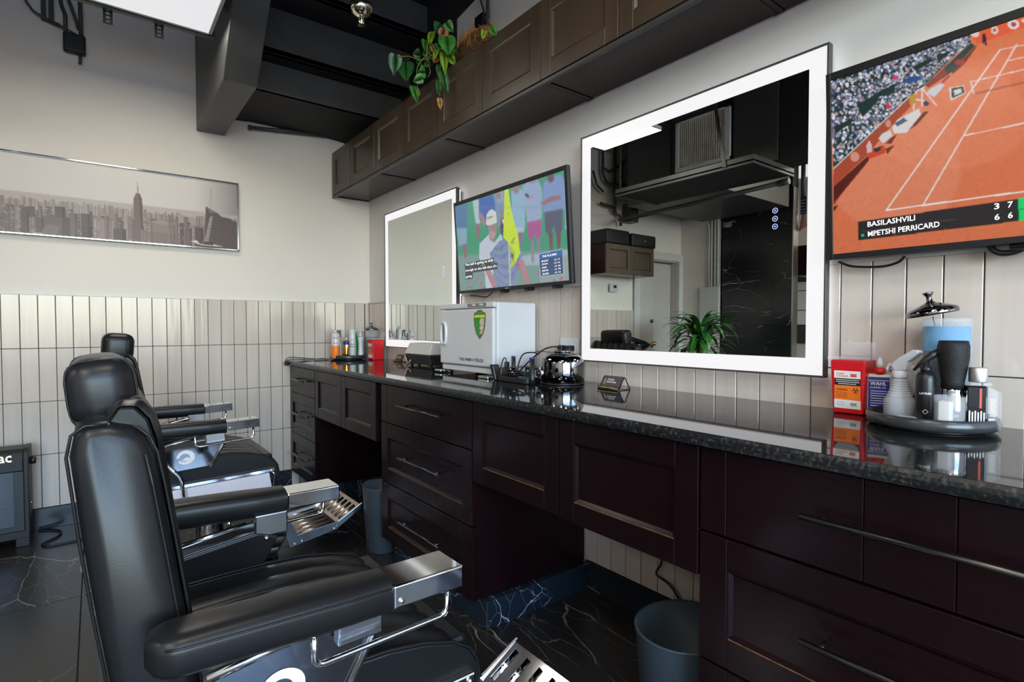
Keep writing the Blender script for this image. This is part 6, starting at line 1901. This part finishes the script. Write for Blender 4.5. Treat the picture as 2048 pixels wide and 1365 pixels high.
# electric panel and conduits on the west wall
t = thing('electric_panel', 'white electric panel with conduits beside the reflected black marble', 'electric panel', (XW + .02, -.42, 1.0))
MB().box(XW + .001, XW + .03, -.527, -.275, 1.15, 1.628).build('panel_door', M_TRIMW, t, bevel=.004)
for yy, zt_ in ((-.395, 2.45), (-.425, 2.7), (-.470, 2.8), (-.508, 3.0)):
    MB().tube([(XW + .018, yy, 1.628), (XW + .018, yy, zt_ - .12), (XW + .018, yy + .03, zt_ - .03), (XW + .018, yy + .12, zt_), (XW + .018, -.01, zt_ + .02)], .013, 9).build('conduit', M_TRIMW, t)
# soffit box with the filter, hanging shelf, pipes
t = thing('air_handler', 'large black air handler housing reflected at the top of the right mirror', 'air handler', (-3.4, -1.9, 2.4))
MB().box(-4.10, -2.755, -1.35, -.335, 2.40, 3.25).build('housing', M_BLACKP, t, bevel=.004)
MB().box(-2.90, -2.757, -3.6, -1.351, 2.455, 3.25).build('soffit_panel', M_BLACKD, t, bevel=.004)
MB().box(-2.755, -2.745, -.870, -.875, 2.60, 3.20).build('access_seam', M_BLACKP, t)
MB().box(-2.755, -2.735, -1.52, -1.90, 2.50, 3.2).build('duct_flange', M_BLACKP, t, bevel=.004)
t2_ = thing('air_filter', 'pleated white air filter in a cardboard frame above the reflected shelf', 'air filter', (-2.73, -1.22, 2.60))
yf0, yf1, zf0, zf1 = -.945, -1.495, 2.600, 3.065
fr = MB()
fr.box(-2.742, -2.715, yf0, yf0 - .035, zf0, zf1).box(-2.742, -2.715, yf1 + .05, yf1, zf0, zf1).box(-2.742, -2.715, yf0, yf1, zf1 - .014, zf1).box(-2.742, -2.712, yf0, yf1, zf0, zf0 + .035)
fr.build('frame', M_PAPER, t2_, bevel=.002)
NP = 22
def pleat(u, v):
    k = u * NP * 2
    return (-2.738 + .016 * (abs((k % 2) - 1)), yf0 - .035 + (yf1 + .05 - yf0 + .035) * u, zf0 + .035 + (zf1 - zf0 - .049) * v)
MB().grid(pleat, NP * 2, 1, smooth=False).build('pleats', mat('filter_media', (.80, .72, .60), .8, var=.2), t2_)
m = MB()
for k in range(NP):
    yy = yf0 - .035 + (yf1 + .05 - yf0 + .035) * (k + .5) / NP
    m.box(-2.739, -2.7345, yy - .0035, yy + .0035, zf0 + .035, zf1 - .014)
tag(m.build('pleat_shade', M_INK, t2_), kind='stuff')  # dark strips paint the shade in the pleat valleys
t = thing('hanging_shelf', 'black hanging platform reflected under the air filter', 'shelf', (-2.33, -1.45, 2.30))
MB().box(-2.745, -2.13, -2.03, -.725, 2.352, 2.364).build('board', M_BLACKD, t)
f = MB(); f.box(-2.145, -2.13, -2.03, -.725, 2.335, 2.40).box(-2.745, -2.145, -2.03, -2.015, 2.335, 2.40).box(-2.745, -2.145, -.74, -.725, 2.335, 2.40)
f.build('edge_rail', M_BLACKP, t, bevel=.002)
MB().hexa([(-2.128, -1.822, 2.35), (-2.122, -1.822, 2.35), (-2.122, -1.792, 2.35), (-2.128, -1.792, 2.35), (-2.128, -1.665, 3.29), (-2.122, -1.665, 3.29), (-2.122, -1.635, 3.29), (-2.128, -1.635, 3.29)]).build('strap', M_BLACKP, t)
MB().tube([(-2.16, -.76, 2.365), (-2.16, -.76, 3.29)], .008, 8).build('hanger_rod', M_BLACKP, t)
t = thing('ceiling_pipe', 'long black pipe run reflected below the hanging platform', 'pipe', (-2.9, -1.2, 2.3))
MB().tube([(-2.95, -.06, 2.33), (-2.85, -.20, 2.28), (-2.75, -.28, 2.272), (-2.75, -1.96, 2.312)], .020, 10).build('pipe', M_BLACKP, t)
MB().tube([(-2.75, -1.90, 2.31), (-2.75, -1.99, 2.313)], .026, 12).build('end_cap', M_BLACKP, t)
t = thing('conduit_cluster', 'cluster of black conduits reflected on the far wall', 'conduit', (-2.85, -.05, 2.3))
for pts, r in (([(-2.69, -.05, ZC), (-2.69, -.05, 2.80), (-2.74, -.05, 2.72), (-2.80, -.05, 2.70), (-3.06, -.05, 2.72)], .016), ([(-2.885, -.05, ZC), (-2.885, -.05, 2.42), (-2.90, -.05, 2.39)], .014), ([(-2.66, -.05, 2.475), (-2.80, -.05, 2.465), (-2.875, -.05, 2.45), (-2.875, -.05, 2.40), (-2.96, -.05, 2.38), (-2.98, -.05, 2.36), (-2.98, -.05, 2.27)], .016),
               ([(-2.70, -.05, 2.86), (-2.80, -.05, 2.83), (-2.95, -.05, 2.92), (-3.05, -.05, 3.0)], .012), ([(-3.02, -.05, 2.95), (-3.00, -.05, 2.80), (-3.06, -.05, 2.70)], .008), ([(-2.54, -.05, 2.80), (-2.60, -.05, 2.66), (-2.70, -.05, 2.60)], .012)):
    MB().tube(pts, r, 8).build('conduit', M_BLACKP, t)
MB().box(-3.20, -3.06, -.12, -.0005, 2.32, 2.52).build('box', M_BLACKP, t, bevel=.004)
# dracaena
t = thing('potted_plant', 'bushy long-leaved green plant reflected in the right mirror', 'plant', (-3.3, -.85, 0))
lathe_part('pot', [(.13, .001), (.17, .30), (.175, .31), (.155, .31), (.15, .28), (.001, .28)], -3.3, -.85, M_PLASKM, t, 30)
MB().tube([(-3.3, -.85, .28), (-3.29, -.86, .7), (-3.3, -.85, 1.08)], .018, 8).build('stem', M_WICK, t)
r4 = random.Random(4)
def strap_leaf(p0, az, L, w_, up, droop):
    vs = []; fs = []
    d = Vector((math.cos(az), math.sin(az), 0)); s_ = Vector((-d.y, d.x, 0)); p = Vector(p0); n = 7
    ang = up
    for k in range(n + 1):
        wk = w_ * math.sin(math.pi * min(1, .12 + .88 * k / n)) ** .7 * (1 if k < n else .02)
        vs += [p - s_ * wk, p + Vector((0, 0, -.25 * wk)), p + s_ * wk]
        p = p + (d * math.cos(ang) + Vector((0, 0, math.sin(ang)))) * (L / n)
        ang -= droop / n
    for k in range(n):
        for q in (0, 1): fs.append((3 * k + q, 3 * k + q + 1, 3 * k + 4 + q, 3 * k + 3 + q))
    return vs, fs
for k in range(96):
    z0 = r4.uniform(.90, 1.16)
    az = r4.uniform(0, 2 * math.pi)
    up = r4.uniform(.5, 1.35) if k % 4 else r4.uniform(.1, .5)
    vs, fs = strap_leaf((-3.3 + .02 * math.cos(az), -.85 + .02 * math.sin(az), z0), az, r4.uniform(.34, .50), r4.uniform(.020, .032), up, r4.uniform(1.3, 2.4))
    MB().add(vs, fs, True).build('leaf', r4.choice([M_LEAF, M_LEAF, M_LEAFD]), t, recalc=False)
# flag
t = thing('hanging_flag', 'striped flag with starry blue field reflected at the right of the mirror', 'flag', (-4.6, -1.4, 2.0))
MB().tube([(-4.30, -1.40, 2.95), (-4.30, -1.40, 2.52)], .022, 10).build('pole', M_BLACKP, t)
M_FR = mat('flag_red', (.50, .02, .03), .8, var=.1); M_FW = mat('flag_white', (.70, .66, .60), .8, var=.05); M_FB = mat('flag_blue', (.015, .02, .07), .8, var=.1)
for k in range(8):
    y0 = -1.372 - k * .011; 
    zt1 = 2.34 + .004 * k
    MB().hexa([(-4.300, y0 - .012 + .018, 2.16 + .006 * k), (-4.297, y0 - .012 + .018, 2.16 + .006 * k), (-4.297, y0 + .018, 2.17 + .006 * k), (-4.300, y0 + .018, 2.17 + .006 * k), (-4.300, y0 * .35 - 1.405 * .65 - .004, zt1), (-4.297, y0 * .35 - 1.405 * .65 - .004, zt1), (-4.297, y0 * .35 - 1.405 * .65 + .002, zt1), (-4.300, y0 * .35 - 1.405 * .65 + .002, zt1)]).build('stripe', M_FR if k % 2 else M_FW, t)
MB().box(-4.302, -4.296, -1.435, -1.375, 2.34, 2.53).build('blue_field', M_FB, t, bevel=.002)
for k in range(15):
    MB().sphere((-4.296, -1.383 - (k % 3) * .017, 2.36 + (k // 3) * .032), .0045, 6, 5).build('star', M_FW, t)
# small cabinet and papers beyond the marble column
o = MB().box(-4.95, -4.55, -1.70, -1.20, 1.72, 2.05).build('red_brown_cabinet', M_ESPB, bevel=.004); tag(o, 'dark red-brown cabinet reflected behind the marble column edge', 'cabinet')
o = MB().box(-5.24, -5.22, -1.9, -.7, .95, 1.78).build('notice_board', M_BLACKP, bevel=.004); tag(o, 'dark notice board reflected behind the marble column edge', 'board')
for k, (z0, z1, ya_, yb_) in enumerate(((1.60, 1.70, -.92, -1.05), (1.36, 1.59, -.90, -1.05), (1.18, 1.35, -.93, -1.05))):
    o = MB().box(-5.219, -5.216, ya_, yb_, z0, z1).build('certificate', M_PAPER); tag(o, ('small certificate at the top of the reflected notice board', 'largest certificate in the middle of the reflected notice board', 'certificate at the bottom of the reflected notice board')[k], 'paper', 'certificates on the notice board')
o = MB().box(-5.249, -5.235, -1.5, -.6, 2.98, 3.20).build('window_2', mat('transom_glass', (.1, .1, .1), .3, emit=(.95, .98, 1.), estr=1.0)); tag(o, kind='structure')
# shampoo bowl at the far wall
t = thing('shampoo_bowl', 'glossy black shampoo bowl reflected low in the right mirror', 'bowl', (-2.62, -.50, .30))
MB().lathe([(.10, .001), (.08, .05), (.07, .80), (.10, .85), (.20, .90), (.27, .965), (.275, .985), (.26, .985), (.18, .93), (.001, .90)], (-2.60, -.45, 0), 36, sx=1.15, sy=.8).build('bowl', M_GLASSB, t)
MB().tube([(-2.36, -.52, .97), (-2.45, -.50, 1.035), (-2.60, -.50, 1.03), (-2.80, -.52, .985), (-2.90, -.55, .955)], [.02, .03, .034, .03, .014], 12).build('headset_neck', M_GLASSB, t)
MB().sphere((-2.55, -.53, 1.0), .018, 10, 8).tube([(-2.55, -.53, 1.0), (-2.55, -.56, .95)], .008, 8).build('faucet', M_CHROME, t)
